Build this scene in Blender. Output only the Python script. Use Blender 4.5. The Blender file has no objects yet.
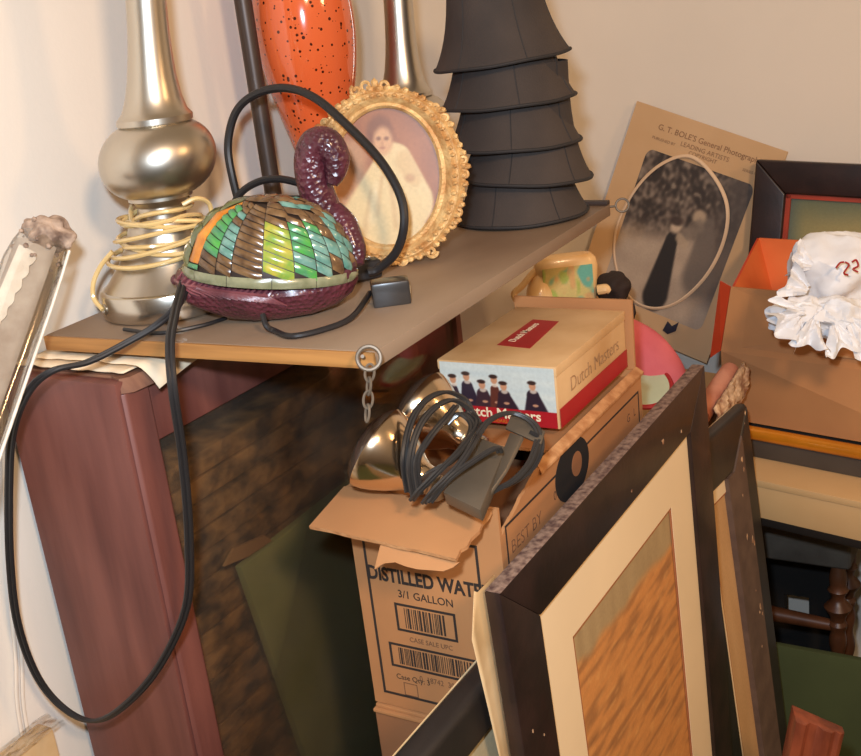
import bpy, bmesh, math, random
from mathutils import Vector, Matrix, Quaternion, noise
random.seed(4)
SC = bpy.context.scene
COL = SC.collection
V = Vector
PI = math.pi

# ------------------------------------------------------------------ camera
W, H, F = 861, 756, 1120.0
CAM = V((0, 0, 1.5))
def cray(px, py): return V(((px - W/2)/F, -(py - H/2)/F, -1.0))
_up = -cray(817, 3650).normalized()
_y = cray(1106, -86); _y = (_y - _up*_y.dot(_up)).normalized()
_x = _y.cross(_up)
R = Matrix((_x, _y, _up))
cd = bpy.data.cameras.new('camera'); cam = bpy.data.objects.new('camera', cd); COL.objects.link(cam)
cam.matrix_world = Matrix.Translation(CAM) @ R.to_4x4()
cd.sensor_width = 36; cd.lens = F/W*36; cd.clip_start = .02
SC.camera = cam
def ray(px, py): return R @ cray(px, py)
def D(px, py, d): return CAM + ray(px, py)*d                    # a point at a given depth
def pz(px, py, z): r = ray(px, py); return CAM + r*((z - CAM.z)/r.z)
def pxx(px, py, x): r = ray(px, py); return CAM + r*((x - CAM.x)/r.x)
def pyy(px, py, y): r = ray(px, py); return CAM + r*((y - CAM.y)/r.y)
def pp(px, py, p, n): r = ray(px, py); return CAM + r*((V(p) - CAM).dot(n)/r.dot(n))

# ------------------------------------------------------------------ materials
def lin(c):
    return tuple((v/255/12.92 if v/255 <= .04045 else ((v/255 + .055)/1.055)**2.4) for v in c)
def mat(name, col, rough=.6, metal=0., var=.12, scale=12., bump=.0, bscale=120., col2=None, stretch=(1, 1, 1),
        coat=0., detail=4, lo=.35, hi=.65, btype='noise', spec=.5, trans=0., sub=0., coords='Object'):
    m = bpy.data.materials.new(name); m.use_nodes = True
    nt = m.node_tree; N = nt.nodes; L = nt.links
    b = N['Principled BSDF']
    b.inputs['Roughness'].default_value = rough; b.inputs['Metallic'].default_value = metal
    b.inputs['Specular IOR Level'].default_value = spec
    if coat: b.inputs['Coat Weight'].default_value = coat; b.inputs['Coat Roughness'].default_value = .12
    if trans: b.inputs['Transmission Weight'].default_value = trans
    if sub:
        b.inputs['Subsurface Weight'].default_value = sub; b.inputs['Subsurface Scale'].default_value = .01
    c1 = lin(col); c2 = lin(col2) if col2 else tuple(v*(1 - var*2) for v in c1)
    tc = N.new('ShaderNodeTexCoord'); mp = N.new('ShaderNodeMapping'); mp.inputs['Scale'].default_value = stretch
    L.new(tc.outputs[coords], mp.inputs['Vector'])
    no = N.new('ShaderNodeTexNoise'); no.inputs['Scale'].default_value = scale; no.inputs['Detail'].default_value = detail
    L.new(mp.outputs[0], no.inputs['Vector'])
    rp = N.new('ShaderNodeValToRGB'); rp.color_ramp.elements[0].position = lo; rp.color_ramp.elements[1].position = hi
    rp.color_ramp.elements[0].color = (*c2, 1); rp.color_ramp.elements[1].color = (*c1, 1)
    L.new(no.outputs['Fac'], rp.inputs['Fac']); L.new(rp.outputs[0], b.inputs['Base Color'])
    if bump:
        bp = N.new('ShaderNodeBump'); bp.inputs['Strength'].default_value = bump; bp.inputs['Distance'].default_value = .002
        if btype == 'noise':
            t = N.new('ShaderNodeTexNoise'); t.inputs['Scale'].default_value = bscale; t.inputs['Detail'].default_value = 3
            o = t.outputs['Fac']
        else:
            t = N.new('ShaderNodeTexVoronoi'); t.inputs['Scale'].default_value = bscale
            o = t.outputs['Distance']
        L.new(mp.outputs[0], t.inputs['Vector']); L.new(o, bp.inputs['Height']); L.new(bp.outputs[0], b.inputs['Normal'])
    return m
def glass(name, tint=(255, 255, 255), refl=.06, rough=.02, dirt=.0):
    m = bpy.data.materials.new(name); m.use_nodes = True
    nt = m.node_tree; N = nt.nodes; L = nt.links
    N.remove(N['Principled BSDF']); out = N['Material Output']
    t = N.new('ShaderNodeBsdfTransparent'); t.inputs[0].default_value = (*lin(tint), 1)
    g = N.new('ShaderNodeBsdfGlossy'); g.inputs['Roughness'].default_value = rough
    lw = N.new('ShaderNodeLayerWeight'); lw.inputs['Blend'].default_value = .18
    ma = N.new('ShaderNodeMath'); ma.operation = 'MULTIPLY_ADD'; ma.inputs[1].default_value = .6; ma.inputs[2].default_value = refl
    L.new(lw.outputs['Fresnel'], ma.inputs[0])
    mx = N.new('ShaderNodeMixShader'); L.new(ma.outputs[0], mx.inputs[0]); L.new(t.outputs[0], mx.inputs[1]); L.new(g.outputs[0], mx.inputs[2])
    last = mx
    if dirt:
        d = N.new('ShaderNodeBsdfDiffuse'); d.inputs[0].default_value = (.35, .3, .25, 1)
        no = N.new('ShaderNodeTexNoise'); no.inputs['Scale'].default_value = 9
        tc = N.new('ShaderNodeTexCoord'); L.new(tc.outputs['Object'], no.inputs['Vector'])
        m2 = N.new('ShaderNodeMath'); m2.operation = 'MULTIPLY'; m2.inputs[1].default_value = dirt; L.new(no.outputs['Fac'], m2.inputs[0])
        mx2 = N.new('ShaderNodeMixShader'); L.new(m2.outputs[0], mx2.inputs[0]); L.new(mx.outputs[0], mx2.inputs[1]); L.new(d.outputs[0], mx2.inputs[2])
        last = mx2
    L.new(last.outputs[0], out.inputs['Surface'])
    return m
def print_mat(name, rough=.5, coat=0.):
    m = bpy.data.materials.new(name); m.use_nodes = True
    nt = m.node_tree; N = nt.nodes; L = nt.links; b = N['Principled BSDF']
    a = N.new('ShaderNodeAttribute'); a.attribute_name = 'ink'
    no = N.new('ShaderNodeTexNoise'); no.inputs['Scale'].default_value = 260; no.inputs['Detail'].default_value = 2
    tc = N.new('ShaderNodeTexCoord'); L.new(tc.outputs['Object'], no.inputs['Vector'])
    mr = N.new('ShaderNodeMapRange'); mr.inputs[3].default_value = .86; mr.inputs[4].default_value = 1.1; L.new(no.outputs['Fac'], mr.inputs[0])
    mx = N.new('ShaderNodeMix'); mx.data_type = 'RGBA'; mx.blend_type = 'MULTIPLY'; mx.inputs[0].default_value = 1
    L.new(a.outputs['Color'], mx.inputs[6]); L.new(mr.outputs[0], mx.inputs[7])
    L.new(mx.outputs[2], b.inputs['Base Color']); b.inputs['Roughness'].default_value = rough
    b.inputs['Coat Weight'].default_value = coat; b.inputs['Coat Roughness'].default_value = .06
    return m

M = {}
M['wall'] = mat('wall_paint', (230, 222, 210), .75, var=.02, scale=3, bump=.08, bscale=160)
M['carpet'] = mat('green_carpet', (84, 92, 52), .95, var=.15, scale=40, bump=.5, bscale=300)
M['mahogany'] = mat('mahogany', (124, 74, 64), .5, col2=(94, 52, 46), scale=5, stretch=(6, 6, .8), bump=.12, bscale=30, lo=.3, hi=.7)
M['mahog_top'] = mat('worn_mahogany', (134, 92, 68), .7, col2=(88, 54, 44), scale=14, stretch=(1, 3, 1), bump=.2, bscale=60)
M['shelf'] = mat('dusty_board', (150, 128, 106), .5, col2=(116, 92, 72), scale=7, stretch=(1, .5, 1), bump=.05, bscale=90, lo=.25, hi=.75)
M['shelf_edge'] = mat('board_edge_wood', (176, 124, 66), .5, col2=(146, 98, 48), scale=6, stretch=(1, 8, 20))
M['dark_trim'] = mat('dark_trim', (60, 44, 36), .5)
M['nickel'] = mat('brushed_nickel', (204, 196, 182), .33, 1., var=.04, scale=30, bump=.02, bscale=200, stretch=(1, 1, .05))
M['nickel_band'] = mat('polished_nickel', (212, 206, 194), .24, 1., var=.03)
M['gold_cord'] = mat('clear_gold_cord', (222, 190, 128), .25, var=.08, coat=.6, spec=.7)
M['black_cord'] = mat('black_rubber', (34, 32, 33), .42, var=.1)
M['grey_cord'] = mat('grey_rubber', (48, 45, 43), .3, var=.1, coat=.2)
M['pole'] = mat('bronze_black_metal', (72, 60, 54), .42, .4, var=.1)
M['steel'] = mat('steel', (178, 168, 154), .28, 1., var=.1)
M['galv'] = mat('dull_chain_steel', (118, 104, 88), .5, .35, var=.15, scale=60)
M['gilt'] = mat('gilt_plaster', (222, 184, 124), .5, .25, col2=(186, 136, 80), scale=60, bump=.8, bscale=300)
M['purple'] = mat('purple_resin', (96, 44, 54), .32, col2=(66, 28, 38), scale=30, bump=1., bscale=190, btype='voronoi', coat=.25)
M['purple_tail'] = mat('purple_resin_feather', (128, 72, 76), .34, col2=(70, 30, 38), scale=30, bump=.3, bscale=120, coat=.2)
M['lead'] = mat('dark_leading', (52, 40, 34), .45, .3)
M['shade'] = mat('charcoal_fabric', (66, 56, 50), .85, col2=(50, 43, 40), scale=9, bump=.25, bscale=420)
M['shade_trim'] = mat('charcoal_trim', (40, 37, 37), .75, var=.1, bump=.2, bscale=300)
M['card'] = mat('corrugated_card', (186, 132, 84), .8, col2=(170, 118, 74), scale=5, bump=.06, bscale=60)
M['card_edge'] = mat('torn_card', (204, 152, 102), .9, col2=(170, 116, 70), scale=60, bump=.5, bscale=200)
M['card_dark'] = mat('brown_card', (150, 102, 66), .85, col2=(132, 88, 56), scale=5)
M['ink'] = mat('faded_black_ink', (48, 38, 32), .8, var=.1)
M['ink_faint'] = mat('faint_brown_ink', (112, 78, 54), .85, var=.1)
M['tan_ink'] = mat('faded_tan_ink', (176, 136, 96), .7)
M['worn_band'] = mat('worn_grey_brown', (106, 84, 70), .7, col2=(90, 70, 59), scale=30, bump=.1)
M['old_ink'] = mat('faded_sepia_ink', (156, 118, 86), .8)
M['carpet_flat'] = mat('dark_green_felt', (72, 80, 44), .85, var=.08, scale=10)
M['greyed_fabric'] = mat('greyed_fabric', (196, 182, 166), .8, col2=(168, 150, 134), scale=30)
M['hole'] = mat('dark_hole', (22, 18, 16), .9, var=.05)
M['cigar'] = mat('cigar_box_paper', (222, 184, 134), .6, col2=(196, 152, 100), scale=8, bump=.03)
M['red'] = mat('red_print', (176, 34, 38), .5, var=.08)
M['cream_ink'] = mat('cream_ink', (236, 220, 186), .6, var=.03)
M['frame_dark'] = mat('dark_brown_lacquer', (46, 29, 26), .4, col2=(32, 20, 19), scale=24, bump=.12, bscale=110, coat=.1)
M['frame_top'] = mat('dusty_lacquer', (134, 108, 92), .85, col2=(72, 48, 42), scale=150, bump=.3, bscale=260, lo=.32, hi=.62, detail=6)
M['black_frame'] = mat('black_lacquer', (48, 42, 38), .42, col2=(36, 32, 30), scale=12, bump=.06, bscale=90)
M['mat_cream'] = mat('cream_mat_board', (238, 210, 168), .75, var=.03, scale=6)
M['mat_edge'] = mat('mat_bevel', (176, 108, 66), .7)
M['kraft'] = mat('kraft_paper', (224, 196, 152), .75, col2=(202, 168, 120), scale=14, bump=.15, bscale=50)
M['print'] = print_mat('printed_picture', .55)
M['print_gloss'] = print_mat('printed_picture_gloss', .4, .3)
M['glass_dark'] = glass('cabinet_glass', (236, 236, 230), .05, .03, .10)
M['glass'] = glass('picture_glass', (250, 250, 250), .03, .03)
M['bulb_glass'] = mat('dark_lens_glass', (70, 56, 46), .12, var=.1, coat=.6)
M['silver'] = mat('bulb_silvering', (226, 204, 176), .17, 1., var=.04, scale=12)
M['plate'] = mat('grey_metal_plate', (120, 108, 92), .42, .6, var=.12, scale=14)
M['orange'] = None
M['table'] = mat('cream_laminate', (214, 178, 128), .5, col2=(204, 166, 116), scale=5)
M['black_rim'] = mat('black_rim', (26, 22, 20), .6)
M['gold_rim'] = mat('orange_gold_lacquer', (226, 142, 34), .3, .35, var=.1, coat=.3)
M['grey_side'] = mat('dark_grey_side', (82, 72, 62), .7)
M['orange_card'] = mat('orange_printed_card', (228, 124, 66), .6, col2=(212, 104, 50), scale=6)
M['red_card'] = mat('red_printed_card', (206, 64, 24), .55, var=.06)
M['bag'] = mat('white_plastic_bag', (236, 240, 246), .45, col2=(224, 226, 232), scale=12, bump=.15, bscale=40, sub=.0)
M['old_card'] = mat('tan_mount_card', (210, 176, 136), .8, col2=(200, 164, 122), scale=5)
M['hoop'] = mat('pale_wood_hoop', (230, 202, 170), .5, var=.06)
M['teal_liner'] = mat('red_liner', (176, 62, 32), .5)
M['pink'] = mat('pink_plush', (226, 116, 122), .9, col2=(214, 100, 108), scale=12, bump=.2, bscale=200)
M['dark_fuzz'] = mat('dark_brown_hair', (50, 36, 30), .85, bump=.6, bscale=120)
M['ceramic'] = mat('cream_ceramic', (244, 208, 152), .35, col2=(236, 190, 126), scale=14, coat=.2)
M['wicker'] = mat('dark_wicker', (176, 124, 76), .6, col2=(72, 48, 32), scale=26, stretch=(1, 1, 1.6), bump=1., bscale=60, btype='voronoi')
M['green_cloth'] = mat('olive_felt', (172, 170, 112), .9, var=.1, scale=8)
M['interior'] = mat('cabinet_inside', (84, 56, 40), .8, col2=(62, 40, 28), scale=8)
M['red_wood'] = mat('red_brown_moulding', (142, 70, 44), .5, col2=(92, 40, 26), scale=10, stretch=(4, 4, 1), coat=.15)
M['chair_wood'] = mat('chair_wood', (96, 58, 36), .4, var=.2, scale=20)
M['upholstery'] = mat('dark_grey_upholstery', (92, 84, 74), .9, col2=(70, 62, 54), scale=14)
M['dark_sheet'] = mat('under_table_black', (24, 20, 18), .8)  # flat black for the sheet that darkens the space under the table
M['lace'] = mat('white_lace', (238, 228, 212), .8, col2=(222, 208, 190), scale=50, bump=.4, bscale=220)
M['dusty'] = mat('dusty_fuzz', (186, 160, 138), .95, col2=(108, 86, 72), scale=70, bump=1., bscale=160)
M['plastic'] = glass('clear_plastic', (252, 250, 246), .20, .10, .06)
M['paper'] = mat('cream_paper', (234, 214, 184), .8, col2=(222, 198, 164), scale=12, bump=.1, bscale=40)
M['chipped'] = mat('chipped_plaster', (224, 186, 144), .85, col2=(140, 94, 66), scale=60, bump=1., bscale=120)
M['terracotta'] = mat('old_red_gilt', (204, 138, 110), .6, col2=(172, 100, 76), scale=20)
M['navy'] = mat('navy_scrap', (34, 34, 56), .7)
M['white_cord'] = mat('white_cord', (226, 214, 198), .6, var=.03)
M['teal'] = mat('teal_glaze', (40, 130, 120), .4)
M['white_glaze'] = mat('pale_green_glaze', (206, 214, 178), .4)
def orange_glass():
    m = bpy.data.materials.new('orange_speckled_glass'); m.use_nodes = True
    nt = m.node_tree; N = nt.nodes; L = nt.links; b = N['Principled BSDF']
    tc = N.new('ShaderNodeTexCoord'); vo = N.new('ShaderNodeTexVoronoi'); vo.inputs['Scale'].default_value = 165; vo.inputs['Randomness'].default_value = 1
    L.new(tc.outputs['Object'], vo.inputs['Vector'])
    sep = N.new('ShaderNodeSeparateColor'); L.new(vo.outputs['Color'], sep.inputs[0])
    th = N.new('ShaderNodeMath'); th.operation = 'MULTIPLY'; th.inputs[1].default_value = .58; L.new(sep.outputs[0], th.inputs[0])
    sub = N.new('ShaderNodeMath'); sub.operation = 'SUBTRACT'; sub.inputs[1].default_value = .20; L.new(th.outputs[0], sub.inputs[0])
    lt = N.new('ShaderNodeMath'); lt.operation = 'LESS_THAN'; L.new(vo.outputs['Distance'], lt.inputs[0]); L.new(sub.outputs[0], lt.inputs[1])
    no = N.new('ShaderNodeTexNoise'); no.inputs['Scale'].default_value = 7; L.new(tc.outputs['Object'], no.inputs['Vector'])
    rp = N.new('ShaderNodeValToRGB'); rp.color_ramp.elements[0].color = (*lin((208, 86, 44)), 1); rp.color_ramp.elements[1].color = (*lin((222, 110, 60)), 1)
    L.new(no.outputs['Fac'], rp.inputs[0])
    mx = N.new('ShaderNodeMix'); mx.data_type = 'RGBA'; L.new(lt.outputs[0], mx.inputs[0]); L.new(rp.outputs[0], mx.inputs[6]); mx.inputs[7].default_value = (*lin((70, 26, 12)), 1)
    L.new(mx.outputs[2], b.inputs['Base Color']); b.inputs['Roughness'].default_value = .12
    b.inputs['Coat Weight'].default_value = .6; b.inputs['Coat Roughness'].default_value = .03
    b.inputs['Subsurface Weight'].default_value = .0
    return m
M['orange'] = orange_glass()

# ------------------------------------------------------------------ mesh builder
def catmull(pts, n=8, closed=False):
    pts = [V(p) for p in pts]; out = []; k = len(pts)
    for i in range(k if closed else k - 1):
        if closed: p0, p1, p2, p3 = pts[i-1], pts[i], pts[(i+1) % k], pts[(i+2) % k]
        else:
            p1, p2 = pts[i], pts[i+1]; p0 = pts[i-1] if i else p1*2 - p2; p3 = pts[i+2] if i + 2 < k else p2*2 - p1
        for j in range(n):
            t = j/n
            out.append(.5*((2*p1) + (p2 - p0)*t + (2*p0 - 5*p1 + 4*p2 - p3)*t*t + (3*p1 - p0 - 3*p2 + p3)*t**3))
    if not closed: out.append(pts[-1])
    return out
class B:
    def __init__(s): s.bm = bmesh.new()
    def face(s, vs, m=0):
        try: f = s.bm.faces.new(vs)
        except ValueError: return None
        f.material_index = m; return f
    def poly(s, pts, m=0): return s.face([s.bm.verts.new(V(p)) for p in pts], m)
    def prism(s, pts, vec, m=0, bev=0., seg=2, msides=None, mtop=None):
        vec = V(vec); a = [s.bm.verts.new(V(p)) for p in pts]; b = [s.bm.verts.new(V(p) + vec) for p in pts]
        fs = [s.face(a[::-1], m), s.face(b, m if mtop is None else mtop)]; n = len(a)
        for i in range(n): fs.append(s.face([a[i], a[(i+1) % n], b[(i+1) % n], b[i]], m if msides is None else msides))
        fs = [f for f in fs if f]
        bmesh.ops.recalc_face_normals(s.bm, faces=fs)
        if bev:
            es = list({e for f in fs for e in f.edges})
            bmesh.ops.bevel(s.bm, geom=es, offset=bev, segments=seg, affect='EDGES', profile=.6)
        return s
    def box(s, c, size, rot=None, m=0, bev=0., seg=2):
        hx, hy, hz = [v/2 for v in size]; rot = rot or Matrix.Identity(3); c = V(c)
        q = [c + rot @ V(p) for p in ((-hx, -hy, -hz), (hx, -hy, -hz), (hx, hy, -hz), (-hx, hy, -hz))]
        return s.prism(q, rot @ V((0, 0, 2*hz)), m, bev, seg)
    def bar(s, o, u, v, w, lu, lv, lw, m=0, bev=0., seg=2):     # box from a corner along three directions
        o, u, v, w = V(o), V(u), V(v), V(w)
        return s.prism([o, o + u*lu, o + u*lu + v*lv, o + v*lv], w*lw, m, bev, seg)
    def rings(s, rings, m=0, cap=True, closed=False):
        vs = [[s.bm.verts.new(p) for p in r] for r in rings]; n = len(vs[0]); fs = []
        for i in range(len(vs) if closed else len(vs) - 1):
            a, b = vs[i], vs[(i+1) % len(vs)]
            for j in range(n): fs.append(s.face([a[j], a[(j+1) % n], b[(j+1) % n], b[j]], m))
        if cap and not closed: fs.append(s.face(vs[0][::-1], m)); fs.append(s.face(vs[-1], m))
        return s
    def lathe(s, prof, c=(0, 0, 0), seg=40, m=0, axis=None, cap=True, fn=None):
        c = V(c); q = axis or Matrix.Identity(3); rg = []
        for r, z in prof:
            rg.append([c + q @ V((r*math.cos(2*PI*k/seg)*(fn(2*PI*k/seg, z) if fn else 1), r*math.sin(2*PI*k/seg)*(fn(2*PI*k/seg, z) if fn else 1), z)) for k in range(seg)])
        return s.rings(rg, m, cap)
    def tube(s, pts, r, seg=8, m=0, n=6, closed=False, flat=1., smooth=True):
        P = catmull(pts, n, closed) if smooth and len(pts) > 2 else [V(p) for p in pts]
        k = len(P); t0 = None; rg = []; nrm = None
        for i, p in enumerate(P):
            if closed: t = (P[(i+1) % k] - P[i-1])
            else: t = P[min(i+1, k-1)] - P[max(i-1, 0)]
            t = t.normalized() if t.length > 1e-9 else (t0 or V((0, 0, 1)))
            if nrm is None: nrm = t.orthogonal().normalized()
            else: nrm = (nrm - t*nrm.dot(t)).normalized()
            bn = t.cross(nrm); t0 = t
            if isinstance(r, (list, tuple)):
                q_ = i/(k-1)*(len(r)-1); i0 = min(int(q_), len(r)-2); rr = r[i0] + (r[i0+1] - r[i0])*(q_ - i0)
            else: rr = r
            rg.append([p + (nrm*math.cos(2*PI*j/seg) + bn*math.sin(2*PI*j/seg)*flat)*rr for j in range(seg)])
        return s.rings(rg, m, True, closed)
    def grid(s, fn, nu, nv, m=0, thick=0.):
        g = [[s.bm.verts.new(V(fn(i/nu, j/nv))) for j in range(nv+1)] for i in range(nu+1)]
        for i in range(nu):
            for j in range(nv): s.face([g[i][j], g[i+1][j], g[i+1][j+1], g[i][j+1]], m)
        return s
    def ball(s, c, r, m=0, sub=2, rot=None):
        r = (r, r, r) if isinstance(r, (int, float)) else r
        mx = Matrix.Translation(V(c)) @ (rot.to_4x4() if rot else Matrix.Identity(4)) @ Matrix.Diagonal((*r, 1))
        res = bmesh.ops.create_icosphere(s.bm, subdivisions=sub, radius=1, matrix=mx)
        for v in res['verts']:
            for f in v.link_faces: f.material_index = m
        return res['verts']
    def add_mesh(s, me, mx, m=0):
        k = len(s.bm.faces); s.bm.from_mesh(me); s.bm.verts.ensure_lookup_table(); s.bm.faces.ensure_lookup_table()
        vs = set()
        for f in s.bm.faces[k:]:
            f.material_index = m; vs.update(f.verts)
        for v in vs: v.co = mx @ v.co
        return s
    def build(s, name, mats, parent=None, smooth=35, origin=None, solid=0.):
        mats = mats if isinstance(mats, (list, tuple)) else [mats]
        root = parent
        off = V((0, 0, 0))
        if root is not None:
            while root.parent: root = root.parent
            off = root.location if root.get('world_parts', True) else V((0, 0, 0))
        elif origin is not None: off = V(origin)
        elif s.bm.verts:
            zs = [v.co for v in s.bm.verts]
            off = V((sum(p.x for p in zs)/len(zs), sum(p.y for p in zs)/len(zs), min(p.z for p in zs)))
        for v in s.bm.verts: v.co -= off
        me = bpy.data.meshes.new(name); s.bm.to_mesh(me); s.bm.free()
        for x in mats: me.materials.append(M[x] if isinstance(x, str) else x)
        if smooth:
            me.polygons.foreach_set('use_smooth', [True]*len(me.polygons)); me.set_sharp_from_angle(angle=math.radians(smooth))
        o = bpy.data.objects.new(name, me); COL.objects.link(o)
        if parent is None: o.location = off
        else: o.parent = parent
        if solid:
            md = o.modifiers.new('thickness', 'SOLIDIFY'); md.thickness = solid; md.offset = 0
        return o
def tag(o, label, cat, group=None):
    o['label'] = label; o['category'] = cat
    if group: o['group'] = group
    return o
def thing(name, label, cat, loc=(0, 0, 0), group=None):
    o = bpy.data.objects.new(name, None); COL.objects.link(o); o.location = loc; o.empty_display_size = .03
    return tag(o, label, cat, group)
def struct(o): o['kind'] = 'structure'; return o

# printing: a fine grid of coloured points, the colours worked out by a function of the place on the sheet
def ss(a, b, x): t = max(0, min(1, (x - a)/(b - a))); return t*t*(3 - 2*t)
def mixc(a, b, t): return tuple(p + (q - p)*t for p, q in zip(a, b))
def ell(x, y, cx, cy, rx, ry, soft=.35, ang=0.):
    c, s_ = math.cos(ang), math.sin(ang); dx, dy = x - cx, y - cy
    dx, dy = dx*c + dy*s_, -dx*s_ + dy*c
    return 1 - ss(1 - soft, 1 + soft, math.hypot(dx/rx, dy/ry))
def seg(x, y, x0, y0, x1, y1, r0, r1, soft=.3):
    t = max(0, min(1, ((x-x0)*(x1-x0) + (y-y0)*(y1-y0))/((x1-x0)**2 + (y1-y0)**2)))
    r = r0 + (r1 - r0)*t; return 1 - ss(1 - soft, 1 + soft, math.hypot(x - x0 - (x1-x0)*t, y - y0 - (y1-y0)*t)/r)
def nz(x, y, s=1., k=0.): return noise.noise(V((x*s, y*s, k)))
def picture(name, o, u, v, nu, nv, fn, mat_='print', parent=None, mask=None, bend=None):
    o, u, v = V(o), V(u), V(v); bm = bmesh.new(); lay = bm.verts.layers.float_color.new('ink')
    g = []
    for i in range(nu+1):
        row = []
        for j in range(nv+1):
            a, b = i/nu, j/nv
            if mask: a2, b2 = mask(a, b)
            else: a2, b2 = a, b
            w = bm.verts.new(o + u*a2 + v*b2); w[lay] = (*lin(fn(a2, b2)), 1); row.append(w)
        g.append(row)
    for i in range(nu):
        for j in range(nv):
            bm.faces.new([g[i][j], g[i+1][j], g[i+1][j+1], g[i][j+1]])
    root = parent
    while root is not None and root.parent: root = root.parent
    off = root.location if root is not None else V((0, 0, 0))
    for w in bm.verts: w.co -= off
    me = bpy.data.meshes.new(name); bm.to_mesh(me); bm.free(); me.materials.append(M[mat_])
    ob = bpy.data.objects.new(name, me); COL.objects.link(ob); ob.parent = parent
    return ob
def text_mesh(body, size, align='LEFT', bold=0., spacing=1.):
    c = bpy.data.curves.new('lettering', 'FONT'); c.body = body; c.size = size; c.align_x = align; c.offset = bold; c.space_character = spacing
    c.extrude = .00015; c.resolution_u = 3
    t = bpy.data.objects.new('lettering', c); COL.objects.link(t)
    me = bpy.data.meshes.new_from_object(t.evaluated_get(bpy.context.evaluated_depsgraph_get()))
    bpy.data.objects.remove(t); bpy.data.curves.remove(c)
    return me
def frame_mx(o, u, v):      # matrix whose x is along u, y along v
    u = V(u).normalized(); v = V(v).normalized(); w = u.cross(v)
    return Matrix.Translation(V(o)) @ Matrix((u, v, w)).transposed().to_4x4()
def text(b, body, o, u, v, size, align='LEFT', m=0, bold=0., sx=1.):
    me = text_mesh(body, size, align, bold); b.add_mesh(me, frame_mx(o, u, v) @ Matrix.Diagonal((sx, 1, 1, 1)), m); bpy.data.meshes.remove(me)
def rect(b, o, u, v, w, h, m=0, t=.0003):
    u = V(u).normalized(); v = V(v).normalized(); n = u.cross(v)
    b.bar(o, u, v, n, w, h, t, m)
def outline(b, o, u, v, w, h, line, m=0):
    u = V(u).normalized(); v = V(v).normalized(); o = V(o)
    rect(b, o, u, v, w, line, m); rect(b, o + v*(h - line), u, v, w, line, m)
    rect(b, o + v*line, u, v, line, h - 2*line, m); rect(b, o + v*line + u*(w - line), u, v, line, h - 2*line, m)

# ------------------------------------------------------------------ the room
WX, WY = -1.03, 2.28
struct(B().box((WX - .03, .65, 1.25), (.06, 3.32, 2.5)).build('wall_left', 'wall', origin=(WX, .65, 0)))
struct(B().box((.5, WY + .03, 1.25), (3.18, .06, 2.5)).build('wall_back', 'wall', origin=(.5, WY, 0)))
struct(B().box((.5, .65, -.03), (3.18, 3.38, .06)).build('floor', 'carpet', origin=(.5, .65, 0)))

# ------------------------------------------------------------------ cabinet
CT = 1.166
cab = thing('display_cabinet', 'reddish mahogany cabinet with glass front and worn top against left wall', 'cabinet', (-.9, 1.1, 0))
b = B(); b.prism([(-1.012, .757, 0), (-.838, .757, 0), (-.838, .775, 0), (-1.012, .775, 0)], (0, 0, CT - .002), bev=.003); b.build('end_panel', 'mahogany', cab)
b = B(); b.prism([(-.8355, .760, 0), (-.832, .764, 0), (-.832, .796, 0), (-.8355, .800, 0), (-.860, .800, 0), (-.860, .7755, 0), (-.8375, .7755, 0)], (0, 0, CT - .014), bev=.0015)
b.build('corner_stile', 'mahogany', cab)
b = B()
a_ = [V((-.860, .7755, CT - .0135)), V((-.836, .762, CT - .0135)), V((-.826, .77, CT - .0135)), V((-.822, .83, CT - .0135)), V((-.860, .83, CT - .0135))]
t_ = [V((-.860, .7755, CT)), V((-.842, .768, CT)), V((-.835, .776, CT)), V((-.832, .83, CT)), V((-.860, .83, CT))]
b.rings([a_, t_]); b.build('stile_cap', 'mahog_top', cab)
b = B(); b.bar((-1.018, .776, CT - .018), (1, 0, 0), (0, 1, 0), (0, 0, 1), .157, .70, .0175, bev=.002)
b.bar((-.8605, .8305, CT - .018), (1, 0, 0), (0, 1, 0), (0, 0, 1), .032, .645, .0175, bev=.002)
b.build('cabinet_top', 'mahog_top', cab)
b = B(); b.bar((-.852, .801, 1.085), (1, 0, 0), (0, 1, 0), (0, 0, 1), .014, .658, .066, bev=.002); b.build('top_rail', 'mahogany', cab)
b = B(); b.bar((-.852, .801, .06), (1, 0, 0), (0, 1, 0), (0, 0, 1), .014, .658, .06, bev=.002); b.build('bottom_rail', 'mahogany', cab)
b = B(); b.bar((-.847, .801, .12), (1, 0, 0), (0, 1, 0), (0, 0, 1), .004, .658, .965); b.build('glass_pane', 'glass_dark', cab, smooth=0)
b = B(); b.bar((-1.018, .776, .02), (1, 0, 0), (0, 1, 0), (0, 0, 1), .012, .70, CT - .04); b.build('back_panel', 'interior', cab)
b = B(); b.bar((-1.004, 1.46, .0), (1, 0, 0), (0, 1, 0), (0, 0, 1), .168, .016, CT - .02, bev=.002); b.build('far_end_panel', 'mahogany', cab)
b = B(); b.bar((-1.004, .776, .04), (1, 0, 0), (0, 1, 0), (0, 0, 1), .152, .684, .018); b.build('cabinet_bottom', 'interior', cab)
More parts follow.
